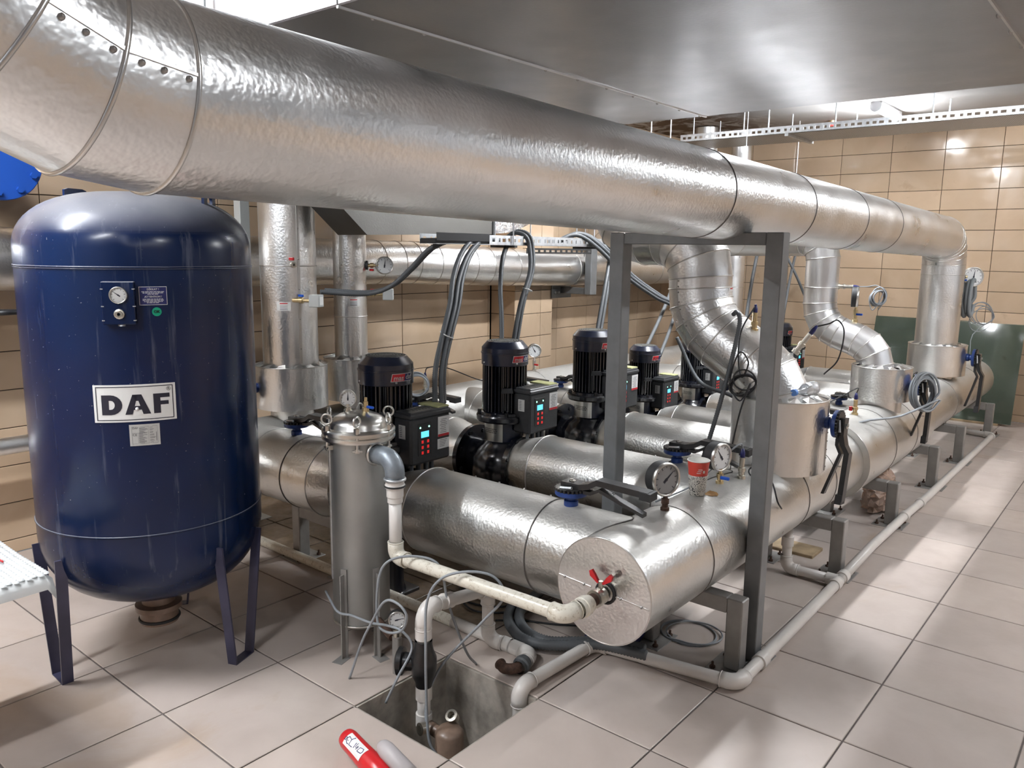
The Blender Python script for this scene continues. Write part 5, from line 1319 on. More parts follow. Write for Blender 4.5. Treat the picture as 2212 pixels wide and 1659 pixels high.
MB().lathe([(0.018, -0.072), (0.030, -0.070), (0.030, -0.056), (0.024, -0.054), (0.028, -0.040), (0.028, -0.026), (0.022, -0.022), (0.022, 0.0)], (-0.65, HY0 - 0.004, 0.465), (0, 1, 0), 12, sharp=True).build('body', 'nickel', bv)
MB().torus((-0.65, HY0 - 0.008, 0.465), (0, 1, 0), 0.034, 0.006, 20, 6).build('rosette', 'rubber', bv)
MB().cyl((-0.65, HY0 - 0.038, 0.490), (-0.65, HY0 - 0.038, 0.515), 0.008, n=10).build('spindle', 'nickel', bv)
for s_ in (-1, 1):
    h_ = MB(); h_.prism([(-0.65 + s_ * 0.006, HY0 - 0.042, 0.508), (-0.65 + s_ * 0.012, HY0 - 0.042, 0.506), (-0.65 + s_ * 0.040, HY0 - 0.042, 0.524), (-0.65 + s_ * 0.044, HY0 - 0.042, 0.540), (-0.65 + s_ * 0.034, HY0 - 0.042, 0.546), (-0.65 + s_ * 0.022, HY0 - 0.042, 0.532)], (0, 0.010, 0)); h_.build('handle_wing', 'handle_red', bv)
# sump discharge
lb = thing('sump_discharge_pipe', 'white plastic discharge pipe rising out of the sump through a black check valve', 'pipe', (-1.215, -0.70, -0.12))
pvc(lb, [(-1.215, -0.70, 0.19), (-1.215, -0.70, 0.335), (-1.285, -0.28, 0.240), (-1.285, -0.28, 0.03), (-1.222, -0.268, 0.03)], bend=0.045, sockets=(((-1.215, -0.70, 0.245), (0, 0, 1)), ((-1.238, -0.56, 0.305), (-0.07, 0.42, -0.1))))
pvc(lb, [(-1.215, -0.70, -0.115), (-1.215, -0.70, 0.04)], sockets=(((-1.215, -0.70, 0.018), (0, 0, 1)), ((-1.215, -0.70, -0.085), (0, 0, 1))))
m = MB(); m.lathe([(0.028, 0.035), (0.030, 0.06), (0.042, 0.085), (0.046, 0.115), (0.046, 0.150), (0.036, 0.175), (0.031, 0.20), (0.031, 0.215)], (-1.215, -0.70, 0), n=24)
m.lathe([(0.026, 0.0), (0.030, 0.035), (0.032, 0.070), (0.048, 0.074), (0.050, 0.090), (0.040, 0.096), (0.0001, 0.098)], (-1.215, -0.70, 0.128), (-0.85, -0.50, 0.0), 24, sharp=True); m.build('check_valve', 'black_iron', lb)
lc = thing('floor_pipe', 'white plastic pipe lying on the floor behind the strainer, ending in a tee', 'pipe', (-2.0, -0.257, 0.0))
pvc(lc, [(-2.95, -0.250, 0.026), (-1.50, -0.255, 0.026)], mat='pvc_dirty')
pvc(lc, [(-1.50, -0.255, 0.026), (-1.085, -0.257, 0.026), (-1.055, -0.345, 0.028)], sockets=(((-1.16, -0.256, 0.026), (1, 0, 0)), ((-1.20, -0.256, 0.026), (1, 0, 0))), bend=0.036)
MB().lathe([(0.030, 0.0), (0.033, 0.012), (0.033, 0.030), (0.026, 0.034), (0.026, 0.05)], (-1.062, -0.325, 0.032), (0.25, -1, 0), 18, sharp=True).build('grey_union', 'conduit', lc)
m = MB(); m.tube(smooth_path([(-1.05, -0.37, 0.034), (-1.06, -0.40, 0.036), (-1.085, -0.415, 0.036), (-1.112, -0.405, 0.038)], 5), 0.020, 14); m.torus((-1.112, -0.405, 0.038), (-1, 0.4, 0.1), 0.017, 0.006, 18, 6); m.build('open_elbow', 'rust', lc)
ldp = thing('drain_pipe', 'white plastic drain pipe from the sump, round the manifold end and along its right side', 'pipe', (-0.5, 2.4, 0.0))
pvc(ldp, [(-0.965, -0.475, -0.20), (-0.965, -0.475, 0.032), (-0.945, -0.035, 0.032), (-0.385, 0.055, 0.034), (-0.400, 1.22, 0.040)], bend=0.045)
pvc(ldp, [(-0.400, 1.22, 0.040), (-0.402, 1.75, 0.060), (-0.402, 2.45, 0.055), (-0.402, 2.95, 0.040), (-0.402, 4.0, 0.040), (-0.405, 5.30, 0.032), (-0.66, 5.36, 0.032)], bend=0.05, sockets=(((-0.401, 1.17, 0.040), (0, 1, 0)), ((-0.401, 1.28, 0.042), (0, 1, 0)), ((-0.387, 0.27, 0.035), (0, 1, 0)), ((-0.402, 2.40, 0.056), (0, 1, 0)), ((-0.402, 2.78, 0.045), (0, 1, 0))))
pvc(ldp, [(-0.66, 1.235, 0.285), (-0.66, 1.235, 0.032), (-0.41, 1.225, 0.038)], bend=0.04, sockets=(((-0.66, 1.235, 0.17), (0, 0, 1)), ((-0.435, 1.226, 0.037), (1, 0, 0))))
# sump pump
sp = thing('sump_pump', 'brown drainage pump standing in the concrete sump pit', 'pump', (-1.10, -0.74, -0.36))
MB().lathe([(0.05, -0.36), (0.078, -0.355), (0.082, -0.22), (0.064, -0.18), (0.050, -0.16), (0.050, -0.085), (0.040, -0.070), (0.0001, -0.068)], (-1.09, -0.70, 0), n=28).build('body', 'pump_brown', sp)
m = MB(); m.tube(smooth_path([(-1.12, -0.70, -0.11), (-1.17, -0.70, -0.105), (-1.215, -0.70, -0.10)], 4), 0.022, 14); m.build('outlet', 'pump_brown', sp)
for o_, d_ in (((-1.165, -0.755, -0.075), (-0.2, -1, 0.15)), ((-1.115, -0.66, -0.055), (0.1, -0.6, 0.8))):
    m = MB(); m.lathe([(0.012, -0.02), (0.020, -0.018), (0.022, 0.012), (0.013, 0.014), (0.012, -0.004)], o_, d_, 18, sharp=True); m.build('pipe_socket', 'nickel', sp)
MB().box(-1.075, -1.055, -0.786, -0.780, -0.215, -0.207, 0.001).build('tag', 'sticker_white', sp)

# ------------------------------------------------------------------ conduit trays over the pumps
def slottedY(root, x, y0, y1, z0, z1, th, pitch, frac, mat, name, horizontal=False):
    m = MB(); h = z1 - z0
    def bx(a, b, c, d):
        if horizontal: m.box(x + (c - z0), x + (d - z0), a, b, z0, z0 + th)
        else: m.box(x, x + th, a, b, c, d)
    bx(y0, y1, z0, z0 + h * 0.30); bx(y0, y1, z0 + h * 0.70, z1)
    y = y0; k = 0
    while y < y1:
        bx(y, min(y + pitch * frac[k % len(frac)], y1), z0 + h * 0.30, z0 + h * 0.70); y += pitch; k += 1
    return m.build(name, mat, root)
ct = thing('conduit_tray', 'galvanised slotted cable tray above the pumps with a dark open near end', 'tray', (-2.25, 1.1, 1.58))
slottedY(ct, -2.205, 0.76, 1.95, 1.585, 1.635, 0.002, 0.045, (0.5, 0.7, 0.4), 'galv', 'side_rail')
slottedY(ct, -2.325, 0.36, 1.95, 1.585, 1.635, 0.002, 0.045, (0.5, 0.7, 0.4), 'galv', 'side_rail')
MB().box(-2.205, -2.203, 0.36, 0.76, 1.600, 1.640).build('dark_side', 'rubber', ct)
MB().box(-2.325, -2.203, 0.36, 1.95, 1.583, 1.586).build('tray_bottom', 'galv', ct)
MB().box(-2.32, -2.21, 0.36, 0.80, 1.587, 1.612, 0.003).build('cable_bed', 'rubber', ct)
for y in (0.95, 1.75):
    for x in (-2.33, -2.195): MB().cyl((x, y, 1.575), (x, y, ZC), 0.004, n=6).build('hanger_rod', 'galv', ct)
    MB().box(-2.35, -2.175, y - 0.012, y + 0.012, 1.570, 1.582).build('hanger_rail', 'galv_dark', ct)
for (x, y0, y1, z, lab) in ((-2.62, 1.60, 2.35, 1.535, 'dark slotted strut under the conduit tray, left of the steel bracket'), (-2.30, 2.55, 2.95, 1.535, 'short dark slotted strut seen between the frame post and the wide S-bend'),
                            (-2.25, 4.05, 5.35, 1.535, 'long dark slotted strut behind the right frame post')):
    t = thing('slotted_strut', lab, 'strut', (x, (y0 + y1) / 2, z), 'slotted struts over the pumps')
    slottedY(t, x, y0, y1, z, z + 0.035, 0.003, 0.062, (0.35,), 'galv_dark', 'web'); MB().box(x - 0.03, x, y0, y1, z + 0.033, z + 0.036).build('flange', 'galv_dark', t)
    for y in (y0 + 0.06, y1 - 0.06): MB().cyl((x - 0.015, y, z - 0.02), (x - 0.015, y, ZC), 0.004, n=6).build('hanger_rod', 'galv', t)
def conduit(label, pts, n=1, spread=0.030, r=0.0125, group='grey corrugated conduits', mat='conduit', rib=True, ties=()):
    P = smooth_path(pts, 8)
    for k in range(n):
        off = V((random.uniform(-0.3, 0.3), (k - (n - 1) / 2), random.uniform(-0.3, 0.3))) * spread
        q = []
        for i, p in enumerate(P):
            w_ = 1.05 + 0.25 * math.sin(i / len(P) * 7 + k * 2); q.append(p + off * (1.0 if n > 1 else 0.0) * w_)
        q = resample(q, 0.005 if r < 0.018 else 0.0065) if rib else q
        o = MB().tube(q, r, 9, rip=r * 0.095 if rib else None).build('cable_conduit', mat); tag(o, label if n == 1 else {2: ('left ', 'right ')[k % 2], 3: ('left ', 'middle ', 'right ')[k % 3]}[n] + label, 'conduit', group)
CON = [('one of two grey conduits curving from the tray to the riser switches', [(-2.25, 0.514, 1.60), (-2.360, 0.472, 1.553), (-2.470, 0.442, 1.452), (-2.580, 0.393, 1.355), (-2.690, 0.309, 1.312), (-2.800, 0.10, 1.325)], 2),
       ('one of three grey conduits hanging down to the first pump inverter', [(-2.27, 0.90, 1.615), (-2.24, 0.74, 1.615), (-2.183, 0.565, 1.536), (-2.117, 0.426, 1.417), (-2.050, 0.323, 1.286), (-1.983, 0.199, 1.141), (-1.917, 0.094, 1.004), (-1.85, 0.029, 0.865)], 3),
       ('single grey conduit hanging straight down behind the second pump', [(-2.25, 0.973, 1.60), (-2.203, 0.870, 1.507), (-2.155, 0.797, 1.359), (-2.107, 0.752, 1.214), (-2.06, 0.702, 1.02)], 1),
       ('one of two tied grey conduits looping from the tray to the second pump', [(-2.29, 1.02, 1.62), (-2.25, 1.05, 1.655), (-2.195, 1.085, 1.635), (-2.174, 1.092, 1.559), (-2.136, 1.043, 1.430), (-2.098, 0.917, 1.256), (-2.06, 0.810, 1.02)], 2),
       ('one of three grey conduits swinging from the tray towards the wide S-bend', [(-2.26, 1.465, 1.61), (-2.215, 1.625, 1.655), (-2.167, 1.800, 1.575), (-2.125, 2.079, 1.391), (-2.083, 2.385, 1.250), (-2.042, 2.616, 1.157), (-1.98, 2.806, 0.90)], 3),
       ('one of two grey conduits dropping to the third pump beside the frame', [(-2.26, 1.80, 1.61), (-2.20, 1.95, 1.60), (-2.18, 1.924, 1.50), (-2.117, 1.784, 1.333), (-2.05, 1.60, 1.02)], 2),
       ('one of two grey conduits slanting down to the navy pump', [(-2.22, 2.95, 1.56), (-2.18, 2.80, 1.33), (-2.110, 2.509, 1.119), (-2.02, 2.12, 0.88)], 2),
       ('grey conduit with a black sleeve right of the navy pump', [(-2.22, 3.05, 1.56), (-2.18, 2.92, 1.30), (-2.110, 2.660, 1.046), (-2.02, 2.34, 0.85)], 1),
       ('one of two grey conduits right of the wide S-bend, behind the frame', [(-2.22, 4.38, 1.57), (-2.100, 3.996, 1.274), (-1.98, 3.641, 0.95)], 2),
       ('crossing grey conduit leaning left, left of the narrow S-bend', [(-2.22, 5.024, 1.56), (-2.100, 5.056, 1.332), (-1.98, 5.174, 1.0)], 1),
       ('crossing grey conduit leaning right, left of the narrow S-bend', [(-2.22, 5.30, 1.56), (-2.100, 4.864, 1.293), (-1.98, 4.44, 0.95)], 1),
       ('single smooth grey conduit running down in front of the wide S-bend', [(-0.86, 0.90, 1.285), (-0.81, 0.825, 1.30), (-0.785, 0.80, 1.25), (-0.810, 0.776, 1.048), (-0.845, 0.748, 0.84), (-0.88, 0.70, 0.63)], 1),
       ('thick grey conduit across the floor between the pumps and the wide S-bend', [(-1.85, 2.25, 1.0), (-1.70, 2.3, 0.72), (-1.45, 2.25, 0.66), (-1.25, 2.15, 0.62)], 1)]
for lab, pts, n in CON: conduit(lab, pts, n, r=0.0098 if 'smooth' in lab else 0.0125, mat='conduit' if 'smooth' not in lab else 'conduit', rib='crossing' not in lab and 'behind the frame' not in lab and 'navy' not in lab)
for c_, d_, R_ in (((-1.99, 0.213, 1.155), (0.4, 0.3, 1), 0.034), ((-2.118, 0.985, 1.34), (0.1, 0.35, 1), 0.028)):
    tag(MB().torus(c_, d_, R_, 0.003, 20, 6).build('cable_tie', 'white_plastic'), 'white cable tie round the first pump conduits' if R_ > 0.03 else 'white cable tie round the second pump conduits', 'cable tie')
# thick hose under the manifold end
conduit('thick grey ribbed hose curling on the floor under the manifold end', [(-0.75, 0.03, 0.05), (-0.90, -0.01, 0.05), (-0.99, -0.09, 0.045), (-1.081, -0.150, 0.04), (-1.173, -0.150, 0.04), (-1.27, -0.095, 0.04), (-1.33, -0.016, 0.045), (-1.36, 0.10, 0.05), (-1.40, 0.3, 0.05)], 1, r=0.020, group='floor hoses', mat='conduit')
conduit('second grey ribbed hose lying beside the first under the manifold end', [(-0.72, -0.01, 0.05), (-0.90, -0.05, 0.047), (-1.0, -0.125, 0.04), (-1.09, -0.19, 0.04), (-1.19, -0.195, 0.04), (-1.30, -0.13, 0.04), (-1.37, -0.04, 0.04), (-1.43, 0.10, 0.04)], 1, r=0.020, group='floor hoses', mat='conduit')
def cable(label, pts, r=0.0048, mat='cable_grey', group=None, seg=8):
    o = MB().tube(smooth_path(pts, seg), r, 7).build('loose_cable', mat); return tag(o, label, 'cable', group)
cable('grey cable wrapped across the strainer foot towards the check valve', [(-1.74, -0.715, 0.245), (-1.70, -0.73, 0.235), (-1.610, -0.76, 0.216), (-1.537, -0.753, 0.222), (-1.441, -0.747, 0.223), (-1.349, -0.740, 0.238), (-1.284, -0.733, 0.234), (-1.245, -0.727, 0.184), (-1.25, -0.79, 0.10), (-1.28, -0.82, 0.006)])
cable('grey cable looping at the strainer foot and up over the white pipe', [(-1.50, -0.80, 0.005), (-1.455, -0.780, 0.147), (-1.409, -0.774, 0.235), (-1.340, -0.768, 0.341), (-1.280, -0.762, 0.352), (-1.241, -0.755, 0.317), (-1.272, -0.749, 0.250), (-1.358, -0.743, 0.213), (-1.414, -0.737, 0.237), (-1.41, -0.731, 0.395), (-1.386, -0.70, 0.46), (-1.32, -0.63, 0.472), (-1.25, -0.585, 0.44), (-1.22, -0.57, 0.30), (-1.20, -0.50, 0.10), (-1.22, -0.42, 0.005)])
cable('grey cable from the sump pump up and over the stained pipe', [(-1.10, -0.75, -0.15), (-1.125, -0.765, -0.091), (-1.146, -0.755, 0.050), (-1.148, -0.755, 0.215), (-1.178, -0.72, 0.368), (-1.147, -0.687, 0.452), (-1.075, -0.635, 0.484), (-1.0, -0.58, 0.47), (-0.97, -0.56, 0.40), (-1.030, -0.60, 0.305), (-1.15, -0.63, 0.156), (-1.20, -0.66, 0.06), (-1.185, -0.72, -0.03), (-1.14, -0.74, -0.14)], mat='cable_grey')
cable('black cable loop beside the second pump motor', [(-2.05, 0.68, 1.02), (-2.12, 0.858, 1.065), (-2.12, 0.935, 1.041), (-2.12, 0.972, 0.972), (-2.12, 0.957, 0.892), (-2.12, 0.90, 0.835), (-2.06, 0.72, 0.80)], r=0.008, mat='cable_black')
cable('dark cable lying on the floor under the nearest branch', [(-1.40, -0.10, 0.006), (-1.30, -0.02, 0.006), (-1.15, 0.06, 0.006), (-1.0, 0.20, 0.006), (-0.9, 0.5, 0.006)], mat='cable_black')
cable('black cables heaped on the dirty floor behind the strainer', [(-1.75, 0.05, 0.006), (-1.60, -0.05, 0.01), (-1.45, 0.02, 0.012), (-1.50, 0.16, 0.01), (-1.66, 0.14, 0.012), (-1.70, 0.0, 0.014), (-1.52, -0.10, 0.012), (-1.38, 0.05, 0.008), (-1.42, 0.3, 0.006)], mat='cable_black')
def coil(label, c, nrm, R, loops, r, mat='cable_grey', squash=1.0, tail=None, jit=0.012):
    u, v, a = frame_from(nrm); c = V(c); P = []; n = 16
    for k in range(loops):
        dc = (u * random.uniform(-1, 1) + v * random.uniform(-1, 1)) * jit; rr = R * random.uniform(0.82, 1.08); az = a * (k - loops / 2) * r * 1.3
        for j in range(n): an = 2 * PI * j / n; P.append(c + dc * math.sin(PI * j / n) + az + u * rr * squash * math.cos(an) + v * rr * math.sin(an))
    if tail: P += [V(p) for p in tail]
    o = MB().tube(smooth_path(P, 3), r, 6).build('cable_coil', mat); return tag(o, label, 'cable', 'coiled cables')
coil('bundle of looped pale grey cable hung on the second sleeve valve', (-0.385, 2.50, 0.775), (0.8, -0.6, 0.1), 0.105, 8, 0.0065, 'cable_grey', 0.72, tail=[(-0.45, 2.3, 0.66), (-0.55, 2.05, 0.66), (-0.62, 1.9, 0.64)])
coil('thin grey wire loops hung behind the first pump', (-2.60, 0.60, 0.79), (0.8, -0.5, 0.3), 0.065, 6, 0.004)
coil('small grey wire coil on the second S-bend sensor', (-0.745, 2.74, 1.30), (0.7, -0.7, 0), 0.05, 6, 0.0045)
coil('tangle of thin wire hanging below the far gauge', (-0.48, 4.74, 1.08), (0.7, -0.7, 0), 0.085, 5, 0.0035, jit=0.05, tail=[(-0.52, 4.6, 0.95), (-0.50, 4.45, 0.80)])
coil('thick grey hose coil hanging on the far vertical pipe', (-0.54, 4.46, 1.24), (0.85, -0.1, 0), 0.13, 3, 0.016, 'conduit_light', 0.42)
coil('black cable loops hanging in front of the wide S-bend', (-0.74, 0.80, 1.0), (0.6, -0.8, 0), 0.05, 4, 0.0035, 'cable_black', jit=0.03)
coil('black wire knot on the manifold beside the wide sleeve', (-0.60, 0.66, 0.66), (0.5, -0.5, 0.7), 0.03, 4, 0.0035, 'cable_black', jit=0.02, tail=[(-0.52, 0.62, 0.62), (-0.49, 0.60, 0.56), (-0.485, 0.64, 0.52)])
coil('loose loop of grey wire lying on the floor beneath the manifold', (-0.72, 0.35, 0.012), (0, 0, 1), 0.12, 3, 0.0035, jit=0.03)

# ------------------------------------------------------------------ small things
CUZ = HZ + HR
cx, cy = HX, 0.222
cw = MB(); cw.lathe([(0.0001, 0.004), (0.027, 0.004), (0.0285, 0.0), (0.0295, 0.002), (0.0368, 0.074), (0.0385, 0.076), (0.0385, 0.079), (0.0360, 0.079), (0.0285, 0.008)], (cx, cy, CUZ), n=36)
tag(cw.build('paper_cup', 'cup_pattern'), 'white paper cup with black doodle pattern, lower of two stacked on the manifold', 'cup', 'stacked paper cups')
t = thing('paper_cup', 'red paper cup with a white rim, stacked inside the patterned cup', 'cup', (cx, cy, CUZ + 0.0), 'stacked paper cups')
MB().lathe([(0.0001, 0.066), (0.0300, 0.064), (0.0355, 0.080), (0.0420, 0.134)], (cx, cy, CUZ), n=36).build('cup_wall', 'cup_red', t)
MB().torus((cx, cy, CUZ + 0.135), (0, 0, 1), 0.0420, 0.0018, 36, 8).build('rim', 'cup_white', t)
MB().lathe([(0.0412, 0.134), (0.0335, 0.070), (0.0001, 0.068)], (cx, cy, CUZ), n=36).build('inner_wall', 'cup_white', t)
for k, (a, z) in enumerate(((-52, 0.105), (-56, 0.098), (-60, 0.091), (-30, 0.092))):
    an = math.radians(a); nn = V((math.cos(an), math.sin(an), 0)); c = V((cx, cy, CUZ + z)) + nn * (0.0362 + (z - 0.08) * 0.12); sd = V((-nn.y, nn.x, 0)); wd = 0.008 if k < 3 else 0.004
    MB().prism([c - sd * wd, c + sd * wd, c + sd * wd + V((0, 0, 0.0022 if k < 3 else 0.010)), c - sd * wd + V((0, 0, 0.0022 if k < 3 else 0.010))], nn * 0.0008).build('cup_print', 'cup_white', t)
m = MB(); pts_ = []
for k in range(20):
    a = 2 * PI * k / 20; rr = 0.026 * (1 + random.uniform(-0.25, 0.25)); xx, yy = HX + 0.035 + rr * 0.8 * math.cos(a), 0.275 + rr * 1.4 * math.sin(a)
    pts_.append((xx, yy, HZ + math.sqrt(HR * HR - (xx - HX) ** 2) + 0.0012))
m._add(pts_ + [(HX + 0.035, 0.275, HZ + math.sqrt(HR * HR - 0.035 ** 2) + 0.0012)], [(k, (k + 1) % 20, 20) for k in range(20)]); m.build('coffee_stain', 'stain', hd)
# plastic bottle lying on the wide sleeve
bo = V((-0.560, 0.885, 0.964)); bd = V((0.10, 1, 0.0)).normalized()
t = thing('plastic_bottle', 'clear plastic water bottle with a blue cap lying on the wide sleeve', 'bottle', bo - V((0, 0, 0.03)))
pr = [(0.0125, 0.018), (0.0125, 0.030), (0.020, 0.045), (0.029, 0.065), (0.0315, 0.080)]
for k in range(7): pr += [(0.0318, 0.088 + k * 0.015), (0.0296, 0.0935 + k * 0.015)]
pr += [(0.0318, 0.195), (0.026, 0.205), (0.0001, 0.198)]
MB().lathe(pr, bo, bd, 28).build('body', 'clear_plastic', t)
MB().lathe([(0.0001, 0.0), (0.0145, 0.0), (0.0150, 0.003), (0.0150, 0.018), (0.0125, 0.020)], bo, bd, 20, sharp=True).build('cap', 'cap_blue', t)
MB().lathe([(0.0320, 0.100), (0.0320, 0.135)], bo, bd, 28, a0=0.2, a1=2.4).build('label', 'sticker_white', t)
# foil bag hanging under the manifold
bg = MB(); n1, n2 = 14, 22; vs = []; fs = []
for i in range(n1 + 1):
    s_ = i / n1; z = 0.285 - 0.262 * s_; rx = 0.03 + 0.060 * math.sin(s_ * 2.0); ry = 0.05 + 0.125 * math.sin(s_ * 1.9)
    for j in range(n2):
        a = 2 * PI * j / n2; k = 1 + random.uniform(-0.16, 0.16) * (0.3 + s_)
        vs.append((-0.60 + rx * math.cos(a) * k, 2.62 + ry * math.sin(a) * k, max(z + random.uniform(-0.01, 0.01), 0.004)))
for i in range(n1): fs += [(i * n2 + j, i * n2 + (j + 1) % n2, (i + 1) * n2 + (j + 1) % n2, (i + 1) * n2 + j) for j in range(n2)]
bg._add(vs, fs); tag(bg.build('foil_bag', 'bag_film'), 'crumpled coppery plastic bag hanging under the manifold by a stand', 'bag')
# glass sheets against the far wall
def sheet(x0, x1, y0, y1, h, label):
    t = thing('glass_sheet', label, 'glass', ((x0 + x1) / 2, y0, 0.02), 'glass sheets at the far wall')
    MB().prism([(x0, y0, 0.022), (x1, y0, 0.022), (x1, y1, h), (x0, y1, h)], (0, 0.012, 0.002)).build('pane', 'green_glass', t)
    MB().box(x0 + 0.1, x1 - 0.1, y0 - 0.012, y0 + 0.03, 0.0005, 0.021, 0.002).build('timber_rest', 'timber', t)
sheet(-1.68, -0.82, 6.02, 6.225, 0.935, 'dark green glass sheet leaning on the far wall, left one behind the manifold end')
sheet(-1.20, -0.36, 5.96, 6.18, 0.930, 'dark green glass sheet leaning on the far wall, right one beside the aisle')
# wall-hung blue vessel behind the tank
bvs = thing('blue_vessel', 'bright blue bolted flange at the left edge above the tank', 'flange', (-3.48, -1.22, 1.73))
bc = V((-3.22, -1.225, 1.905))
MB().cyl((-3.742, bc.y, bc.z), (-3.26, bc.y, bc.z), 0.115, n=36).build('shell', 'valve_blue', bvs)
m = MB(); m.lathe([(0.0001, -0.02), (0.165, -0.02), (0.168, -0.016), (0.168, 0.016), (0.165, 0.02), (0.0001, 0.02)], bc, (1, 0, 0), 44, sharp=True); bf = m.build('blind_flange', 'flange_blue', bvs)
for k in range(10):
    a = 2 * PI * k / 10 + 0.2; c = bc + V((0.02, 0.138 * math.cos(a), 0.138 * math.sin(a))); MB().cyl(c, c + V((0.014, 0, 0)), 0.014, n=6, smooth=False).build('bolt', 'flange_blue', bf)
lo = MB(); lo.tube(smooth_path([(-3.744, -1.42, 1.30), (-3.4, -1.38, 1.275), (-3.22, -1.30, 1.265), (-3.19, -1.23, 1.265), (-3.24, -1.19, 1.262), (-3.40, -1.22, 1.255), (-3.744, -1.30, 1.24)], 6), 0.012, 10)
tag(lo.build('black_hose', 'cable_black'), 'loop of black hose at the left edge beside the tank', 'hose')
ps = thing('steel_post', 'grey square steel post behind the tank beside the wide riser', 'post', (-3.31, -0.03, 0))
MB().box(-3.34, -3.28, -0.06, 0.0, 0.006, ZC - 0.002, 0.003).build('post', 'box_grey', ps)
MB().box(-3.38, -3.24, -0.10, 0.04, 0.0005, 0.007).build('base_plate', 'box_grey', ps)
# wrapped table at the left edge
tb = thing('wrapped_table', 'low table top covered in white bubble wrap at the left edge', 'table', (-2.05, -2.0, 0))
X1, Y1, X0, Y0, TZ = -1.79, -1.655, -2.32, -2.45, 0.60
MB().box(X0, X1 - 0.012, Y0, Y1 - 0.012, TZ - 0.035, TZ - 0.006, 0.006).build('table_top', 'stand_paint', tb)
m = MB(); nx, ny = 26, 36; vs = []; fs = []
for i in range(nx + 1):
    for j in range(ny + 1):
        x = X0 + (X1 + 0.03 - X0) * i / nx; y = Y0 + (Y1 + 0.03 - Y0) * j / ny
        ex, ey = max(0, x - (X1 - 0.01)), max(0, y - (Y1 - 0.01)); dz = 1.1 * ex + 1.1 * ey + 6 * (ex * ey) ** 0.6 * 0.25
        vs.append((min(x, X1 + 0.006), min(y, Y1 + 0.006), TZ - dz + 0.003 * math.sin(9 * x + 5 * y)))
for i in range(nx): fs += [(i * (ny + 1) + j, (i + 1) * (ny + 1) + j, (i + 1) * (ny + 1) + j + 1, i * (ny + 1) + j + 1) for j in range(ny)]
m._add(vs, fs, True); wrp = m.build('bubble_wrap', 'bubble', tb)
m = MB(); y = Y0 + 0.011; row = 0
while y < Y1:
    x = X0 + 0.011 + (row % 2) * 0.0095
    while x < X1 - 0.004:
        b0 = TZ + 0.003 * math.sin(9 * x + 5 * y); rr = 0.0088
        V0 = [(x + rr * math.cos(2 * PI * k / 7), y + rr * math.sin(2 * PI * k / 7), b0) for k in range(7)] + [(x + rr * 0.7 * math.cos(2 * PI * k / 7), y + rr * 0.7 * math.sin(2 * PI * k / 7), b0 + 0.0045) for k in range(7)] + [(x, y, b0 + 0.0055)]
        m._add(V0, [(k, (k + 1) % 7, 7 + (k + 1) % 7, 7 + k) for k in range(7)] + [(7 + k, 7 + (k + 1) % 7, 14) for k in range(7)], True)
        x += 0.019
    y += 0.0165; row += 1
bb = m.build('bubbles', 'bubble', wrp); bb['kind'] = 'stuff'
for p in ([(-2.30, -1.72), (-2.15, -1.73), (-1.98, -1.72)], [(-1.86, -2.02), (-1.84, -1.96), (-1.85, -1.90), (-1.88, -1.93)]):
    MB().tube(smooth_path([(x, y, TZ + 0.0075) for x, y in p], 6), 0.003, 6).build('red_strand', 'handle_red', wrp)
for x, y in ((-2.25, -2.38), (-1.86, -2.38), (-2.25, -2.02), (-2.02, -2.05)):
    MB().box(x - 0.02, x + 0.02, y - 0.02, y + 0.02, 0.0005, TZ - 0.034, 0.002).build('leg', 'stand_paint', tb)
# red labelled tube on the floor in front of the sump
ra, rb = V((-1.168, -1.084, 0.062)), V((-0.865, -1.14, 0.040)); rd_ = (rb - ra).normalized()
rt = thing('red_tube', 'red plastic tube with a white hand-lettered label, lying in front of the sump', 'tube', (-1.07, -1.12, 0.0))
MB().lathe([(0.0001, 0.0), (0.018, 0.001), (0.028, 0.010), (0.031, 0.024), (0.032, 0.10), (0.036, 0.18), (0.036, 0.30), (0.0001, 0.31)], ra, rd_, 28).build('body', 'red_plastic', rt)
vdir = (CAM - (ra + rb) / 2); vdir -= rd_ * vdir.dot(rd_); vdir.normalize(); sdir = rd_.cross(vdir)
def on_red(u_, v_, h=0.0):
    a = v_ / 0.033; rr = 0.0325 + max(0, (u_ - 0.10)) * 0.05 + h
    return ra + rd_ * u_ + vdir * rr * math.cos(a) + sdir * rr * math.sin(a)
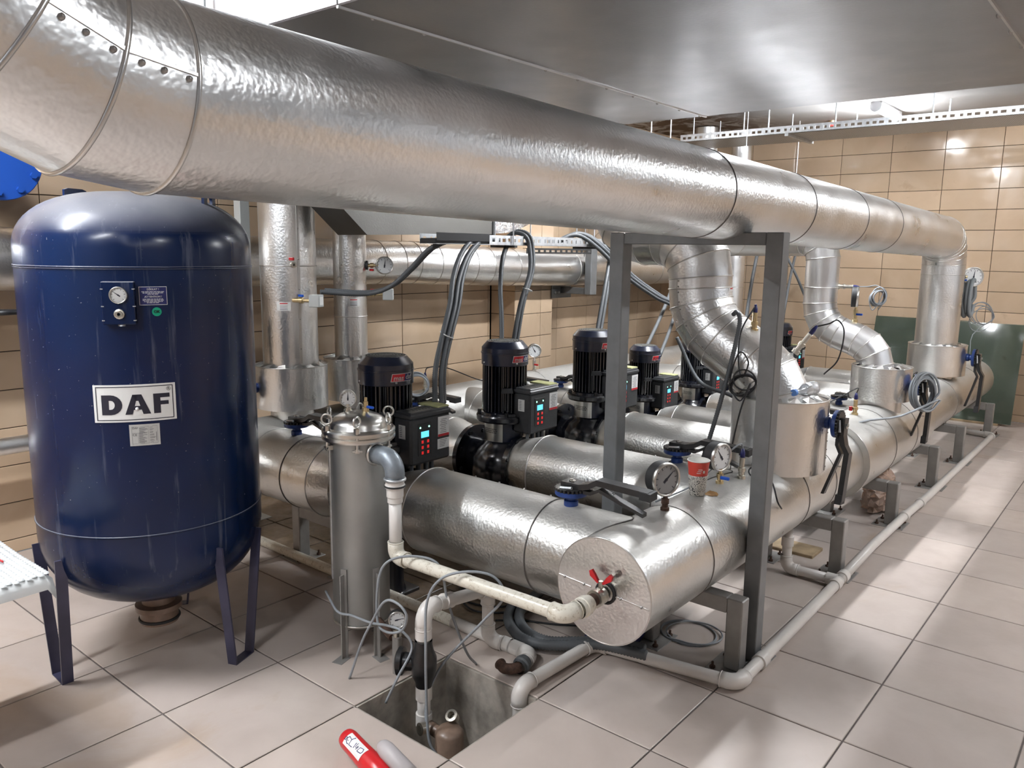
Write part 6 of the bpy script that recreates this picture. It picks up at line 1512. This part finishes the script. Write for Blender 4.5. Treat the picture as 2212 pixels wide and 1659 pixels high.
def grid_label(u0, u1, v0, v1, h, mat, name, par):
    m = MB(); n = 8; vs = [on_red(u0 + (u1 - u0) * i / 4, v0 + (v1 - v0) * j / n, h) for i in range(5) for j in range(n + 1)]
    m._add(vs, [(i * (n + 1) + j, (i + 1) * (n + 1) + j, (i + 1) * (n + 1) + j + 1, i * (n + 1) + j + 1) for i in range(4) for j in range(n)], True); return m.build(name, mat, par)
lbz = grid_label(0.040, 0.140, -0.021, 0.021, 0.0008, 'sticker_white', 'label', rt)
TLz, Uz, Vz = (350, 455), (270, 330), (130, -77)
det = Uz[0] * Vz[1] - Uz[1] * Vz[0]
for g_ in ([(390, 432), (418, 412), (435, 432)], [(390, 432), (408, 448), (432, 430)], [(470, 435), (440, 440), (422, 465), (430, 500), (450, 515)], [(440, 465), (452, 478)], [(470, 440), (500, 490), (550, 480)], [(500, 490), (462, 530), (510, 580)],
           [(575, 560), (535, 600)], [(565, 605), (600, 575)], [(570, 620), (605, 610), (575, 640), (612, 625)], [(595, 665), (640, 645), (690, 690), (680, 718), (655, 722), (600, 672)]):
    P = []
    for (zx, zy) in g_:
        dx, dy = zx - TLz[0], zy - TLz[1]; a_ = (dx * Vz[1] - dy * Vz[0]) / det; b_ = (Uz[0] * dy - Uz[1] * dx) / det
        P.append(on_red(0.040 + 0.100 * a_, 0.021 - 0.042 * b_, 0.0014))
    MB().tube(P, 0.0011, 5).build('hand_lettering', 'print_navy', lbz)
MB().lathe([(0.0001, 0.0), (0.014, 0.003), (0.022, 0.014), (0.026, 0.035), (0.026, 0.16), (0.0001, 0.165)], ra + rd_ * 0.155 + vdir * 0.030 - sdir * 0.034 if False else on_red(0.150, -0.040, 0.024), rd_, 24).build('grey_knob', 'grey_knob', rt)
# debris and a timber offcut under the manifold
tag(MB().box(-0.95, -0.62, 1.50, 1.66, 0.0005, 0.02, 0.003).build('timber_offcut', 'timber'), 'pale timber offcut on the floor under the manifold', 'timber')
bk = MB(); bk.prism([(-1.02, -0.02, 0.001), (-0.86, 0.02, 0.001), (-0.84, 0.14, 0.001), (-0.98, 0.12, 0.001)], (0.02, 0.02, 0.05)); tag(bk.build('blue_block', 'print_navy'), 'dark blue plastic block on the floor below the end disc', 'block')
